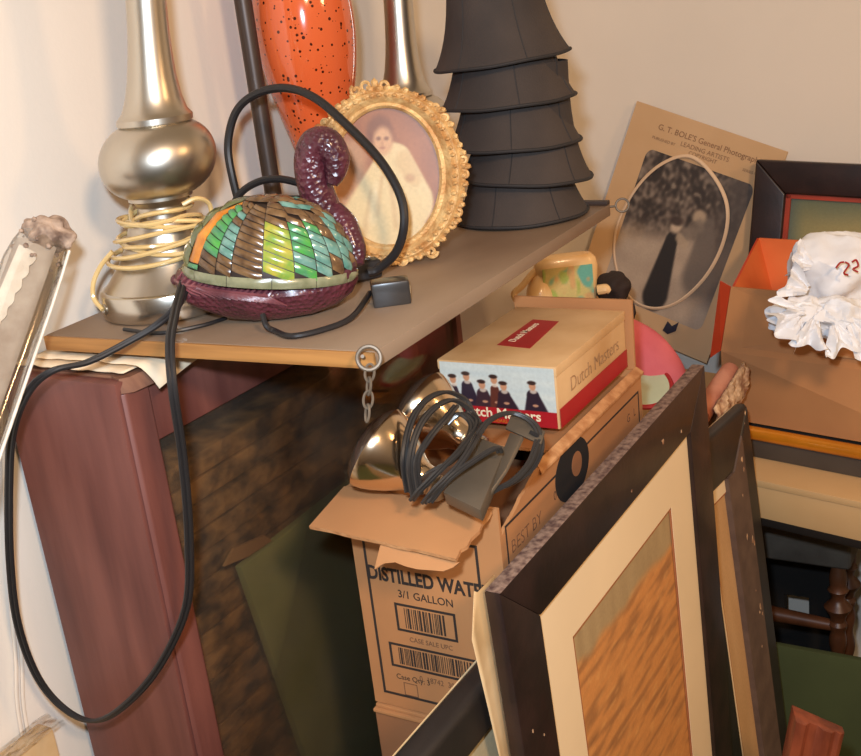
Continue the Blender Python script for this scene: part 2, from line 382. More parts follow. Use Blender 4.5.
# added pieces standing in for the tones that show in the glass
b = B()
for k in range(30):
    z = .06 + k*.032
    b.box((-.945, 1.12, z + .016), (.10 + .006*(k % 2), .63, .030), bev=.007)  # hamper added in place of the brown reflection on the pane
tag(b.build('reflection_hamper', 'wicker', origin=(-.945, 1.12, .058)), 'brown woven hamper added behind the cabinet glass, standing in for its brown reflection', 'hamper')
gxp = -.876
q = [pxx(234, 566, gxp), pxx(335, 488, gxp), pxx(300, 756, gxp)]
yl, zl, y1, z1, yb = q[0].y, q[0].z, q[1].y, q[1].z, q[2].y
b = B(); kb = (yb - yl)/(zl - q[2].z)
b.prism([(gxp, yl + kb*(zl - .0585), .0585), (gxp, 1.44, .0585), (gxp, 1.44, z1), (gxp, y1, z1), (gxp, yl, zl)], (.012, 0, 0), bev=.003)
tag(b.build('felt_board', 'green_cloth'), 'olive green felt board with slanted top standing behind the cabinet glass', 'board')
cq = [pxx(*p, gxp + .0125) for p in ((222, 566), (232, 548), (262, 535), (270, 540), (246, 556))]
b = B(); b.prism(cq, (.004, 0, 0))  # card piece stands in for the carton flap mirrored in the glass
tag(b.build('flap_reflection_card', 'card'), 'orange brown card piece standing in for the reflection of the carton flap in the glass', 'cardboard')

# cream papers lying on the cabinet under the board
def sheet(z, x0, x1, y0, y1, droop, seed):
    def f(u, v):
        x = x0 + (x1 - x0)*u; y = y0 + (y1 - y0)*v + .008*nz(u*5, v*2, 1, seed)
        zz = z + .0016*nz(u*9, v*7, 1, seed + 3)
        over = max(0, x + .832)
        return (x, y, zz - droop*over*over*30*max(0, 1 - v*1.5))
    return f
for (z, a, lab, nm) in ((1.1715, (-1.0, -.838, .772, .95, 0, 1), 'lower sheet of cream paper with crumpled edge on the worn cabinet top', 'paper_sheet'),
                        (1.1765, (-.985, -.805, .785, .99, 1.1, 7), 'upper cream paper drooping over the cabinet corner below the board', 'paper_sheet')):
    b = B(); b.grid(sheet(z, *a), 30, 14)
    tag(b.build(nm, 'paper', solid=.0012), lab, 'paper', 'papers under the board')

# ------------------------------------------------------------------ the board on top
ST = 1.2
board = thing('shelf_board', 'long dusty brown board lying across the cabinet, carrying the lamps', 'shelf', (-.76, 1.12, ST - .016))
fl, fr, br, bl = pz(43, 336, ST), pz(373, 353, ST), pz(610, 204, ST), V((-1.005, 1.47, ST))
def inset(p, q, d): return p + (q - p).normalized()*d
b = B(); b.prism([p - V((0, 0, .016)) for p in (inset(fl, bl, .004), inset(fr, br, .004), br, bl)], (0, 0, .016), bev=.0012); b.build('board', 'shelf', board)
b = B(); b.prism([p - V((0, 0, .016)) for p in (fl, fr, inset(fr, br, .0038), inset(fl, bl, .0038))], (0, 0, .0155), bev=.0008); b.build('front_edging', 'shelf_edge', board)
b = B(); b.prism([inset(bl, fl, .012), inset(br, fr, .012), br, bl], (0, 0, .006), bev=.001); b.build('rear_lip', 'dark_trim', board)
def ring(c, n, r, t, bld, m=0):
    q = V(n).to_track_quat('Z', 'Y').to_matrix(); bld.tube([V(c) + q @ V((r*math.cos(a), r*math.sin(a), 0)) for a in [2*PI*k/16 for k in range(16)]], t, 8, m, 3, True)
b = B(); ec = pp(369, 358, fr + V((.006, -.012, 0)), -ray(369, 358)); ring(ec, ray(369, 358) + V((.1, 0, 0)), .0105, .0021, b); b.tube([fr + V((-.012, .003, -.007)), ec + V((-.009, .003, .0))], .0018, 8); b.build('screw_eye', 'galv', board)
b = B(); e2 = br + V((.014, .01, -.004)); ring(e2, ray(622, 204), .009, .0016, b); b.tube([br + V((-.012, -.004, -.004)), e2 - V((.008, .006, 0))], .0016, 8); b.build('screw_eye', 'galv', board)
# chain
ch = thing('short_chain', 'short rusty steel chain hanging from the screw eye at the board corner', 'chain', tuple(pp(368, 418, ec, -ray(369, 358))))
d0 = pp(370, 366, ec, -ray(369, 358)); d1 = pp(367, 420, ec, -ray(369, 358)); ax = (d1 - d0).normalized(); Ln = (d1 - d0).length
nl = 4; side = V(R.col[0]); dep = ax.cross(side).normalized()
for k in range(nl):
    c = d0 + ax*Ln*(k + .5)/nl; w = (side if k % 2 == 0 else (side*.45 + dep*.9)).normalized()
    h = Ln/nl*.5 + .0018; pts = []
    for j in range(16):
        a = 2*PI*j/16; s_, c_ = math.sin(a), math.cos(a)
        pts.append(c + ax*(h*c_) + w*(.0042*s_*(1 - .35*math.sin(a)*0)))
    b = B(); b.tube(pts, .0013, 6, 0, 3, True); b.build('chain_link', 'galv', ch)

# ------------------------------------------------------------------ table lamps
def lamp(name, label, base, top_dir, zs=1., dz=0., cord=True):
    base = V(base); t = thing(name, label, 'lamp', tuple(base), 'brushed nickel table lamps')
    def ax(z):            # centre line, leaning a little above the foot
        return base + V((top_dir[0]*max(0, z - .03), top_dir[1]*max(0, z - .03), z))
    def turn(prof, nm, m, par=t):
        rg = []
        for r, z in prof:
            c = ax(z*zs + dz if z > .05 else z); rg.append([c + V((r*math.cos(2*PI*k/56), r*math.sin(2*PI*k/56), 0)) for k in range(56)])
        bb = B(); bb.rings(rg); return bb.build(nm, m, par)
    foot = turn([(.07, .0), (.0745, .002), (.0755, .005), (.0755, .026), (.0745, .029), (.071, .031)], 'foot_band', 'nickel_band')
    turn([(.070, .0305), (.064, .038), (.052, .055), (.043, .075), (.0385, .092), (.037, .10)], 'base_cone', 'nickel')
    turn([(.033, .0975), (.027, .102), (.026, .116), (.030, .122), (.035, .124), (.035, .129), (.031, .131)], 'neck', 'nickel')
    pr = [(.030, .1305)]
    for k in range(15):
        a = -1.15 + 2.22*k/14; pr.append((.022 + .0415*math.cos(a), .1655 + .0405*math.sin(a)))
    turn(pr + [(.036, .2035)], 'bulb_shaped_body', 'nickel')
    turn([(.0385, .2025), (.0405, .204), (.0405, .210), (.039, .2115), (.035, .216), (.030, .23), (.026, .25), (.0232, .275), (.0215, .30), (.0205, .34), (.020, .40), (.020, .46)], 'column', 'nickel')
    turn([(.012, .46), (.016, .462), (.016, .50), (.012, .505)], 'bulb_socket', 'steel')
    if cord:
        bb = B(); pts = []
        for k in range(64):
            a = k*.5 + 2.1; f = k/63
            rr = .041 + .006*math.sin(k*1.3) + .004*math.sin(k*.37); zz = .062 + .058*abs(((f*2.6) % 2) - 1) + .004*math.sin(k*.9)
            if zz > .1: rr = max(.0335, rr - .006)
            else: rr += .012*(.1 - zz)/.04
            pts.append(ax(zz) + V((rr*math.cos(a), rr*math.sin(a), 0)))
        bb.tube(pts, .0026, 7, 0, 4)
        for (z, r0, w, ph) in ((.068, .0585, .004, 0), (.075, .054, .003, 1), (.086, .05, .003, 2), (.098, .044, .004, 4)):
            bb.tube([ax(z + .008*math.sin(a + ph)) + V(((r0 + w*math.sin(2*a))*math.cos(a), (r0 + w*math.sin(2*a))*math.sin(a), 0)) for a in [2*PI*k/18 for k in range(18)]], .0026, 7, 0, 3, True)
        # big loose loop at the right
        rt = V(R.col[0]); rt.z = 0; rt.normalize(); fw = V((-rt.y, rt.x, 0))
        bb.tube([ax(.118) + rt*.03 - fw*.03, ax(.122) + rt*.045 - fw*.024, ax(.112) + rt*.056 - fw*.012, ax(.09) + rt*.055 - fw*.012, ax(.074) + rt*.045 - fw*.03], .0026, 7)
        # strand down to the hole in the foot band
        bb.tube([ax(.076) - rt*.05 - fw*.03, ax(.062) - rt*.064 - fw*.03, ax(.045) - rt*.073 - fw*.033, ax(.028) - rt*.074 - fw*.035, ax(.016) - rt*.064 - fw*.044], .0026, 7)
        bb.build('wound_cord', 'gold_cord', t)
        c = ax(.016) - rt*.0615 - fw*.0435
        bb = B(); ring(c, (c - ax(.016)), .005, .0016, bb); bb.build('cord_grommet', 'steel', t)
    return t
ln = V(R.col[0]); ln.z = 0; ln.normalize()
lamp('table_lamp', 'brushed nickel table lamp with pale gold cord wound round its neck', (-.8865, .908, ST), tuple(ln*.115))
lamp('table_lamp', 'nickel lamp column standing behind the gilt oval picture frame', (-.853, 1.398, ST), tuple(ln*.05), zs=.82, dz=.0, cord=False)

# ------------------------------------------------------------------ orange vase
vb = V((-.912, 1.275, ST))
pr = [(.048, 0), (.05, .004), (.047, .02), (.039, .05), (.032, .075), (.0295, .09), (.031, .10), (.036, .115), (.044, .145), (.053, .18), (.061, .215), (.066, .25), (.0675, .28), (.066, .31), (.061, .335), (.05, .36), (.035, .38), (.026, .395), (.024, .42), (.028, .44)]
sm = catmull([(r, 0, z) for r, z in pr], 4)
b = B(); rg = []
for p in sm:
    rg.append([vb + V((p.x*math.cos(2*PI*k/48) , p.x*math.sin(2*PI*k/48), p.z)) for k in range(48)])
b.rings(rg)
tag(b.build('speckled_vase', 'orange', origin=vb), 'tall glossy orange vase with brown speckles by the wall', 'vase')

# ------------------------------------------------------------------ black pole lamp with its cable
pb = V((-.947, 1.198, ST))
pl = thing('pole_lamp', 'slim black lamp pole rising on a round base behind the bird lamp', 'lamp', tuple(pb))
b = B(); b.lathe([(.052, 0), (.054, .003), (.052, .012), (.03, .018), (.016, .022), (.013, .034)], pb, 40); b.build('round_base', 'pole', pl)
b = B(); b.lathe([(.0115, .03), (.0115, .3), (.011, .6)], pb, 24); b.build('pole', 'pole', pl)
b = B(); b.lathe([(.0145, .033), (.0145, .042), (.0118, .045)], pb, 24); b.build('collar', 'pole', pl)
# thick black cable looping in front of the oval frame
cb = thing('looped_cable', 'thick black cable looping up past the pole and across the oval frame', 'cable', tuple(pz(372, 275, ST)))
cp = [D(252, 232, 1.40), D(243, 214, 1.385), D(233, 180, 1.37), D(228, 145, 1.36), D(236, 112, 1.345), D(256, 94, 1.33), D(285, 88, 1.31), D(315, 98, 1.28), D(348, 126, 1.255), D(380, 160, 1.235), D(400, 195, 1.225), D(404, 225, 1.225), D(396, 252, 1.24), D(378, 269, 1.255), D(368, 272, 1.255)]
b = B(); b.tube(cp, .0050, 10, 0, 8); b.build('cable', 'black_cord', cb)
b = B()
b.tube([D(233, 238, 1.36), D(231, 214, 1.35), D(240, 194, 1.34), D(258, 182, 1.33), D(280, 179, 1.32), D(305, 186, 1.31), D(318, 200, 1.31)], .0045, 10, 0, 8)
b.tube([D(237, 200, 1.40), D(262, 199, 1.39), D(300, 199, 1.36)], .0045, 8, 0, 5)
b.build('lower_coil', 'black_cord', cb)
rt = V(R.col[0]); upv = V(R.col[1]); tw = V(R.col[2])
q3 = Matrix((rt, upv, tw)).transposed()
def rotz(a): return Matrix.Rotation(a, 3, 'Z')
pc = pz(366, 281, ST)
b = B(); b.box(pc + V((0, 0, .014)), (.036, .024, .022), rotz(.9), bev=.005, seg=3); b.build('plug', 'black_cord', cb)
b = B(); b.box(pc + V((.004, -.002, .0275)), (.014, .006, .004), rotz(.5), bev=.001); b.build('plug_prong', 'steel', cb)

# ------------------------------------------------------------------ bird lamp
BZ = rotz(math.radians(31)); bo = pz(277, 317, ST)
bird = thing('bird_lamp', 'bird shaped lamp with feathered stained glass shell and purple body', 'lamp', tuple(bo))
def bl_(x, y, z): return bo + BZ @ V((x, y, z))
# body: sections along x
secs = [(-.098, .006, .046, .056), (-.093, .014, .036, .063), (-.085, .028, .026, .066), (-.065, .041, .014, .062), (-.045, .050, .006, .056), (-.02, .056, .001, .051), (.01, .057, .000, .049), (.04, .055, .002, .047), (.065, .045, .008, .047), (.082, .030, .018, .054), (.090, .014, .03, .058)]
rg = []
for x, hw, z0, z1 in secs:
    r = []
    for k in range(24):
        a = 2*PI*k/24; c, s_ = math.cos(a), math.sin(a)
        y = hw*math.copysign(abs(c)**.8, c)
        z = (z0 + z1)/2 + (z1 - z0)/2*math.copysign(abs(s_)**.8, s_)
        y *= (.62 + .38*ss(z0, z1, z)) if x > -.07 else 1
        r.append(bl_(x, y, z))
    rg.append(r)
b = B(); b.rings(rg); b.build('body', 'purple', bird)
# tail: a long leaf of raised barbs lying on each side of the body
def side(x, z, lift=.0012, sg=-1):
    for (xa, ha, la, ua), (xb, hb, lb, ub) in zip(secs, secs[1:]):
        if x <= xb or xb == secs[-1][0]:
            f = max(0, min(1, (x - xa)/(xb - xa))); hw = ha + (hb - ha)*f; lo_ = la + (lb - la)*f; up_ = ua + (ub - ua)*f; break
    q = max(-.97, min(.97, (z - (lo_ + up_)/2)/((up_ - lo_)/2)))
    sn = abs(q)**1.25; y = hw*math.sqrt(max(0, 1 - sn*sn))**.8
    y *= (.62 + .38*ss(lo_, up_, z)) if x > -.07 else 1
    return bl_(x, sg*(y + lift), z)
b = B()
def ribz(x): return .054 - .020*((x + .098)/.108)**1.1 if x > -.098 else .054
for sg in (-1, 1):
    b.tube([side(-.096 + .0098*k, ribz(-.096 + .0098*k), .001, sg) for k in range(11)], .0020, 6, 0, 3)
    for k in range(17):
        x = -.094 + .0060*k; L_ = .016 + .014*math.sin(PI*min(1, k/16)); zr = ribz(x)
        b.tube([side(x + L_*t, zr + (.016*t if True else 0), .0010, sg) for t in (0, .33, .66, 1.)], [.0015, .0015, .0013, .0008], 5, 0, 3)
        b.tube([side(x + L_*t, zr - .013*t, .0010, sg) for t in (0, .33, .66, 1.)], [.0015, .0015, .0013, .0008], 5, 0, 3)
b.ball(bl_(-.097, 0, .052), (.006, .008, .006), 0, 2, BZ)
b.build('tail', 'purple_tail', bird)
# neck and head
b = B()
nk = [(.070, .030, .06), (.062, .032, .098), (.056, .032, .128), (.056, .031, .152), (.064, .029, .168), (.076, .026, .167), (.082, .023, .153), (.080, .020, .139), (.075, .017, .128)]
b.tube([bl_(*p) for p in nk], [.020, .0190, .0182, .018, .0180, .017, .015, .011, .006], 18, 0, 8)
b.tube([bl_(.072, .026, .10), bl_(.082, .018, .085), bl_(.090, .008, .06), bl_(.092, 0, .045)], [.012, .014, .012, .006], 12, 0, 6)
b.build('neck_and_head', 'purple', bird)
# glass shell: a leaded dome of overlapping feather tiles
sx0, sx1, sy, sz0, hgt = -.087, .088, .062, .046, .079
def dome(th, ph, k=1.):       # th round, ph 0 rim .. pi/2 top
    cx_ = (sx0 + sx1)/2 + .012*math.sin(ph); rx = (sx1 - sx0)/2
    tilt = .013*math.cos(th)*math.cos(ph)*-1
    return bl_(cx_ + rx*k*math.cos(th)*math.cos(ph)**.85, sy*k*math.sin(th)*math.cos(ph)**.85, sz0 + hgt*k*math.sin(ph) + tilt)
b = B(); b.rings([[dome(2*PI*j/64, PI/2*i/20*.985, .985) for j in range(64)] for i in range(21)]); shell = b.build('glass_shell', 'lead', bird)
fcol = {'brown': (140, 98, 56), 'dkbrown': (104, 68, 40), 'tan': (176, 136, 84), 'orange': (232, 150, 30), 'olive': (112, 118, 62), 'green': (96, 190, 50), 'yellow': (216, 200, 50), 'teal': (96, 186, 160), 'pale': (150, 200, 170), 'rim': (156, 156, 112)}
def featherglass(nm, c1, c2):
    m = mat(nm, c1, .25, col2=c2, scale=70, lo=.3, hi=.7, coat=.5, detail=3); return m
fm = [featherglass('glass_brown', (128, 98, 64), (74, 52, 36)), featherglass('glass_orange', (216, 140, 44), (176, 100, 28)), featherglass('glass_olive', (112, 116, 72), (72, 84, 52)),
      featherglass('glass_green', (78, 158, 66), (70, 124, 92)), featherglass('glass_yellow', (182, 168, 70), (92, 148, 60)), featherglass('glass_teal', (122, 160, 146), (70, 118, 106)), featherglass('glass_rim', (142, 142, 112), (108, 110, 80))]
tiles = B()
def tile(t0, t1, p0, p1, m, lift=.0022, slant=0.):
    n = 5; g0, g1 = [], []
    for i in range(n+1):
        r0, r1 = [], []
        for j in range(4):
            u, v = i/n, j/3
            th = t0 + (t1 - t0)*u; ph = p0 + (p1 - p0)*v + slant*(u - .5)
            ph = max(.0, min(1.53, ph))
            e = 1 if 0 < i < n and 0 < j < 3 else 0
            r0.append(dome(th, ph, 1.0 + .028*e + .004))
        g0.append(r0)
    vv = [[tiles.bm.verts.new(p) for p in r] for r in g0]
    for i in range(n):
        for j in range(3): tiles.face([vv[i][j], vv[i+1][j], vv[i+1][j+1], vv[i][j+1]], m)
def dg(a): return math.radians(a)
for k in range(12): tile(dg(k*30 + 5.2), dg(k*30 + 34.8), .0, .13, 6)
def row(a0, a1, r0, r1, n, mats, w=None, slant=-.06, shift=0.):
    # n rows of feathers between two meridians, mats picked by row and column
    cols = w or 1
    for r in range(n):
        p0 = r0 + (r1 - r0)*r/n; p1 = r0 + (r1 - r0)*(r + 1)/n
        for c in range(cols):
            x0 = a0 + (a1 - a0)*c/cols; x1 = a0 + (a1 - a0)*(c + 1)/cols
            sh = shift*(r % 2)
            m = mats[(r*cols + c) % len(mats)] if isinstance(mats, (list, tuple)) else mats
            tile(dg(x0 + sh + .35), dg(x1 + sh - .35), p0 + .006, p1 - .006, m, slant=slant)
row(140, 204, .14, 1.35, 4, 2, 2, -.10)                 # olive left side
row(204, 219, .22, 1.32, 1, 1, 1, 0)                    # long orange streak
row(204, 219, .14, .215, 1, 3, 1, 0)
row(219, 236, .16, 1.30, 10, (0, 0, 3, 3, 3, 3, 3, 3, 3, 0), 1, -.10)
row(236, 248, .15, 1.28, 10, (0, 0, 5, 5, 5, 5, 0, 5, 0, 0), 1, -.08)
row(248, 269, .14, 1.22, 10, 0, 1, -.12)
row(269, 290, .14, .98, 6, (4, 4, 4, 4, 4, 0), 1, -.15)
row(290, 306, .14, .98, 6, (3, 5, 3, 3, 3, 0), 1, -.13)
row(306, 319, .14, 1.0, 6, (5, 5, 5, 5, 3, 0), 1, -.12)
row(319, 332, .14, 1.05, 4, (0, 5, 0, 0), 1, -.12)
row(332, 344, .14, 1.1, 5, (5, 5, 5, 5, 0), 1, -.12)
row(344, 372, .14, 1.2, 5, (0, 0, 5, 0), 2, -.12)
row(372, 510, .14, 1.3, 6, (0, 5, 0, 0, 2), 6, -.1)
row(269, 319, 1.0, 1.33, 2, (0, 0, 0, 5), 2, -.1)
row(319, 344, 1.07, 1.33, 2, (5, 0), 1, -.1)
for k in range(6): tile(dg(k*60 + .5), dg(k*60 + 59.5), 1.345, 1.53, 0)
tiles.build('feather_tiles', fm, shell, smooth=60)
# the bird lamp's own lead with the socket block at its end
b = B(); bs = pz(392, 303, ST)
b.tube([bl_(-.005, -.060, .02), bl_(-.002, -.068, .010), pz(275, 331, ST + .004), pz(292, 336, ST + .004), pz(325, 329, ST + .004), pz(352, 317, ST + .006), bs + V((-.022, -.006, .012))], .0030, 8, 0, 6, flat=1.); b.build('lead', 'black_cord', bird)
b = B(); b.box(bs + V((0, 0, .0125)), (.040, .028, .026), rotz(.62), bev=.003); b.build('socket_block', 'grey_cord', bird)
b = B(); b.box(bs + rotz(.62) @ V((.0203, 0, .013)), (.001, .007, .008), rotz(.62)); b.build('socket_slot', 'cream_ink', bird)
# black flat cord hanging in a loop
b = B()
for off in (-.0021, .0021):
    o_ = V(R.col[0])*off
    b.tube([p + o_ for p in (D(196, 252, 1.20), D(189, 275, 1.155), D(179, 303, 1.12), D(158, 324, 1.12), D(128, 342, 1.115), D(88, 362, 1.10), D(52, 371, 1.085), D(28, 392, 1.09), D(13, 430, 1.11), D(9, 480, 1.14), D(10, 560, 1.18), D(18, 625, 1.215), D(38, 678, 1.245), D(66, 710, 1.255), D(95, 721, 1.245), D(124, 706, 1.215), D(158, 668, 1.18), D(186, 608, 1.14), D(189, 540, 1.10), D(183, 460, 1.06), D(173, 390, 1.03), D(170, 345, 1.04), D(174, 318, 1.075), D(181, 290, 1.125), D(190, 265, 1.165))], .0026, 8, 0, 7)
tag(b.build('power_cord', 'black_cord'), 'flat black power cord hanging in a long loop over the cabinet end', 'cord')
b = B(); b.tube([pz(120, 331, ST + .003) + V((0, .006, 0)), pz(160, 333, ST + .003), pz(200, 326, ST + .003), pz(226, 318, ST + .003)], .0022, 8)
tag(b.build('thin_cord', 'black_cord'), 'thin black cord lying along the front of the nickel lamp foot', 'cord')

# ------------------------------------------------------------------ gilt oval frame with portrait
gc = D(387, 177, 1.318)
gn = V(R.col[2]); gn.z = 0; gn.normalize(); gn = (gn + V((-.10, -.03, .16))).normalized()
gu = V((0, 0, 1)).cross(gn).normalized(); gv = gn.cross(gu).normalized()
rl = math.radians(-5); gu, gv = gu*math.cos(rl) + gv*math.sin(rl), gv*math.cos(rl) - gu*math.sin(rl)
GA, GB, GK = .0665, .0825, .86
def go(a, b_, h=0.): return gc + gu*a + gv*b_ + gn*h
gf = thing('oval_picture_frame', 'ornate gilt oval frame holding a faded portrait of two infants', 'picture frame', tuple(V((gc.x, gc.y, ST))))
b = B(); rg = []
prof = [(-.004, -.006), (-.004, .003), (-.001, .006), (.003, .005), (.006, .008), (.010, .010), (.014, .007), (.017, .008), (.020, .005), (.0235, .0), (.020, -.006)]
for k in range(96):
    a = 2*PI*k/96; c, s_ = math.cos(a), math.sin(a)
    rg.append([go((GA + d*GK*1.3)*c, (GB + d*GK)*s_, h) for d, h in prof])
b.rings(rg, closed=True); b.build('moulding', 'gilt', gf)
b = B()
for k in range(54):
    a = 2*PI*(k + .3*random.random())/54; c, s_ = math.cos(a), math.sin(a); d = (.0205 + .003*random.random())*GK
    b.ball(go((GA + d*1.3)*c, (GB + d)*s_, .003), (.0045 + .002*random.random(), .0045, .0045), 0, 1)
    d2 = .013*GK; b.ball(go((GA + d2*1.3)*c, (GB + d2)*s_, .0095), (.0036, .0032, .0028), 0, 1)
def scroll(cx_, cy_, r, ang, turns=1.3, rev=1):
    pts = []
    for k in range(14):
        f = k/13; a = ang + rev*turns*2*PI*f; q = r*(1 - .72*f); pts.append(go(cx_ + q*math.cos(a), cy_ + q*math.sin(a), .003))
    b.tube(pts, .0022, 6, 0, 3)
for a in (0, 40, 140, 180, 215, 325):
    t = math.radians(a + 6); d = .0185
    for sgn in (-1, 1):
        t2 = t + sgn*.09; scroll((GA + d*1.35)*math.cos(t2), (GB + d)*math.sin(t2), .0075, t2 + sgn*PI/2, 1.1, sgn)
    b.ball(go((GA + d*1.35 + .004)*math.cos(t), (GB + d + .004)*math.sin(t), .003), (.005, .006, .004), 0, 1)
# crest at the top and the two feet
for sgn in (-1, 1):
    scroll(-.012 + sgn*.010, GB + .0215, .0078, PI/2 + sgn*1.9, 1.2, sgn); scroll(-.012 + sgn*.022, GB + .0165, .0066, PI/2 - sgn*.6, 1.2, -sgn)
b.ball(go(-.012, GB + .024, .003), (.005, .005, .007), 0, 1)
for fx in (-.030, .008, .044):
    yb_ = -math.sqrt(max(0, 1 - (fx/(GA + .017))**2))*(GB + .017)
    for sgn in (-1, 1): scroll(fx + sgn*.0078, max(yb_ - .003, -.0965), .0075, -PI/2 + sgn*1.6, 1.25, sgn*-1)
    b.ball(go(fx, max(yb_ - .004, -.099), .003), (.0042, .0042, .005), 0, 1)
b.build('scroll_ornament', 'gilt', gf)
def portrait(x, y):
    x = (x - .5)*2; y = (y - .5)*2
    n = .5 + .5*nz(x, y, 3.)
    c = mixc((190, 122, 74), (158, 98, 62), n)
    c = mixc(c, (206, 158, 112), .7*seg(x, y, -.62, .25, -.75, -.5, .25, .4, .5))        # the second child, faded away
    c = mixc(c, (196, 146, 104), .6*ell(x, y, -.60, .36, .16, .17, .4))
    dress = (236, 208, 152)
    c = mixc(c, dress, seg(x, y, .08, .15, -.05, -.55, .34, .74, .08))
    c = mixc(c, dress, seg(x, y, .2, .22, .45, -.35, .24, .36, .1))
    c = mixc(c, (224, 188, 132), .8*seg(x, y, .30, .22, .48, -.02, .15, .12, .4))
    c = mixc(c, (206, 160, 112), .8*ell(x, y, .40, -.02, .09, .06, .5))
    for (x0, y0, x1, y1) in ((.05, -.05, .14, -.7), (-.3, -.2, -.42, -.75), (.3, -.3, .38, -.65), (-.1, .0, -.2, -.5)):
        c = mixc(c, (212, 174, 122), .6*seg(x, y, x0, y0, x1, y1, .03, .05, .9))
    c = mixc(c, (244, 220, 170), .6*seg(x, y, -.2, -.1, -.3, -.6, .05, .08, .9))
    hx, hy, hr = -.10, .56, .22
    c = mixc(c, (142, 88, 56), ell(x, y, hx - .02, hy + .055, hr*1.08, hr*1.15, .25))
    c = mixc(c, (224, 172, 124), ell(x, y, hx + .03, hy - .06, hr*.78, hr*.90, .3))
    for e in (-.045, .095): c = mixc(c, (126, 78, 54), .8*ell(x, y, hx + e, hy - .02, .042, .026, .7))
    c = mixc(c, (170, 104, 78), .6*ell(x, y, hx + .02, hy - .15, .05, .02, .7))
    c = mixc(c, (186, 130, 92), .5*ell(x, y, hx + .02, hy - .08, .025, .04, .8))
    return c
def disc(a, b_):
    x, y = 2*a - 1, 2*b_ - 1
    return (.5 + .5*x*math.sqrt(max(0, 1 - y*y/2)), .5 + .5*y*math.sqrt(max(0, 1 - x*x/2)))
picture('portrait_print', go(-GA, -GB, -.004), gu*2*GA, gv*2*GB, 90, 110, portrait, 'print_gloss', gf, disc)
b = B(); rim = [go((GA)*math.cos(2*PI*k/64), (GB)*math.sin(2*PI*k/64), .0) for k in range(64)]; b.prism(rim, gn*.0012); b.build('cover_glass', 'glass', gf, smooth=0)
b = B(); rim = [go((GA+.013)*math.cos(2*PI*k/64), (GB+.013)*math.sin(2*PI*k/64), -.0075) for k in range(64)]; b.prism(rim, -gn*.003); b.build('backing_board', 'card_dark', gf, smooth=30)
b = B(); tp = go(0, .02, -.012); ft = V((tp.x, tp.y, ST)) - V((gn.x, gn.y, 0)).normalized()*.07
sv = (ft - tp); b.bar(tp - gu*.012, gu, sv.normalized(), gn, .024, sv.length, -.003); b.build('easel_strut', 'card_dark', gf)

# ------------------------------------------------------------------ stack of lampshades
def make_shade(seed):
    t = bpy.data.objects.new('lampshade', None); COL.objects.link(t)
    rs = random.Random(seed); ns = 6; b = B()
    def rad(h): return .052 + .0375*math.exp(-h/.058)
    def wav(a, z): return 1 - .008*abs(math.sin(a*ns/2))*math.exp(-z/.08) + .003*math.sin(3*a + seed)
    hs = [0, .006, .014, .024, .036, .05, .066, .084, .105, .128, .15]
    rg = []
    for h in hs:
        rg.append([V((rad(h)*wav(a, h)*math.cos(a), rad(h)*wav(a, h)*math.sin(a), h + .0005*math.cos(a*ns)*math.exp(-h/.02) + .0035)) for a in [2*PI*k/96 for k in range(96)]])
    inner = [[V((p.x*.984, p.y*.984, p.z)) for p in r] for r in rg[::-1]]
    b.rings(rg + inner, closed=True); b.build('fabric_cover', 'shade', t)
    b = B(); b.tube([V((p.x*1.002, p.y*1.002, p.z)) for p in rg[0][::2]], .0022, 7, 0, 2, True); b.build('rim_trim', 'shade_trim', t)
    b = B()
    for k in range(ns):
        a = 2*PI*k/ns
        b.tube([V(((rad(h)*wav(a, h) + .0002)*math.cos(a), (rad(h)*wav(a, h) + .0002)*math.sin(a), h + .0035)) for h in hs], .0008, 5, 0, 2)
    b.build('seam_piping', 'shade_trim', t)
    return t
proto = make_shade(1)
def copy_tree(o):
    r = o.copy(); COL.objects.link(r)
    for c_ in o.children:
        k = c_.copy(); COL.objects.link(k); k.parent = r
    return r
sh = [(525, 217, 1.55, 0, 0, 'lowest black fabric lampshade of the stack, resting on the board'),
      (526, 182, 1.55, -.14, 0, 'second black lampshade from the bottom of the stack, tilted down at left'),
      (515, 148, 1.55, -.05, 0, 'middle black lampshade of the stack of five'),
      (509, 105, 1.55, .02, 0, 'second black lampshade from the top of the stack'),
      (503, 66, 1.55, .09, 0, 'topmost black fabric lampshade of the stack, with the longest exposed side')]
base_s = V((-.664, 1.372, ST + .001))
axv = V((gn.x, gn.y, 0)).normalized()
zz = [0, .051, .097, .152, .205]
for i, (px, py, dpt, tl, _, lab) in enumerate(sh):
    o = proto if i == 0 else copy_tree(proto)
    tgt = pp(px, py, base_s, V((R.col[2].x, R.col[2].y, 0)).normalized())
    o.location = base_s if i == 0 else V((tgt.x, tgt.y, ST + .001 + zz[i]))
    o.rotation_mode = 'QUATERNION'
    o.rotation_quaternion = Quaternion(V((R.col[2].x, R.col[2].y, 0)).normalized(), tl*.6) @ Quaternion((0, 0, 1), .5 + i*.21)
    tag(o, lab, 'lampshade', 'stacked black lampshades')

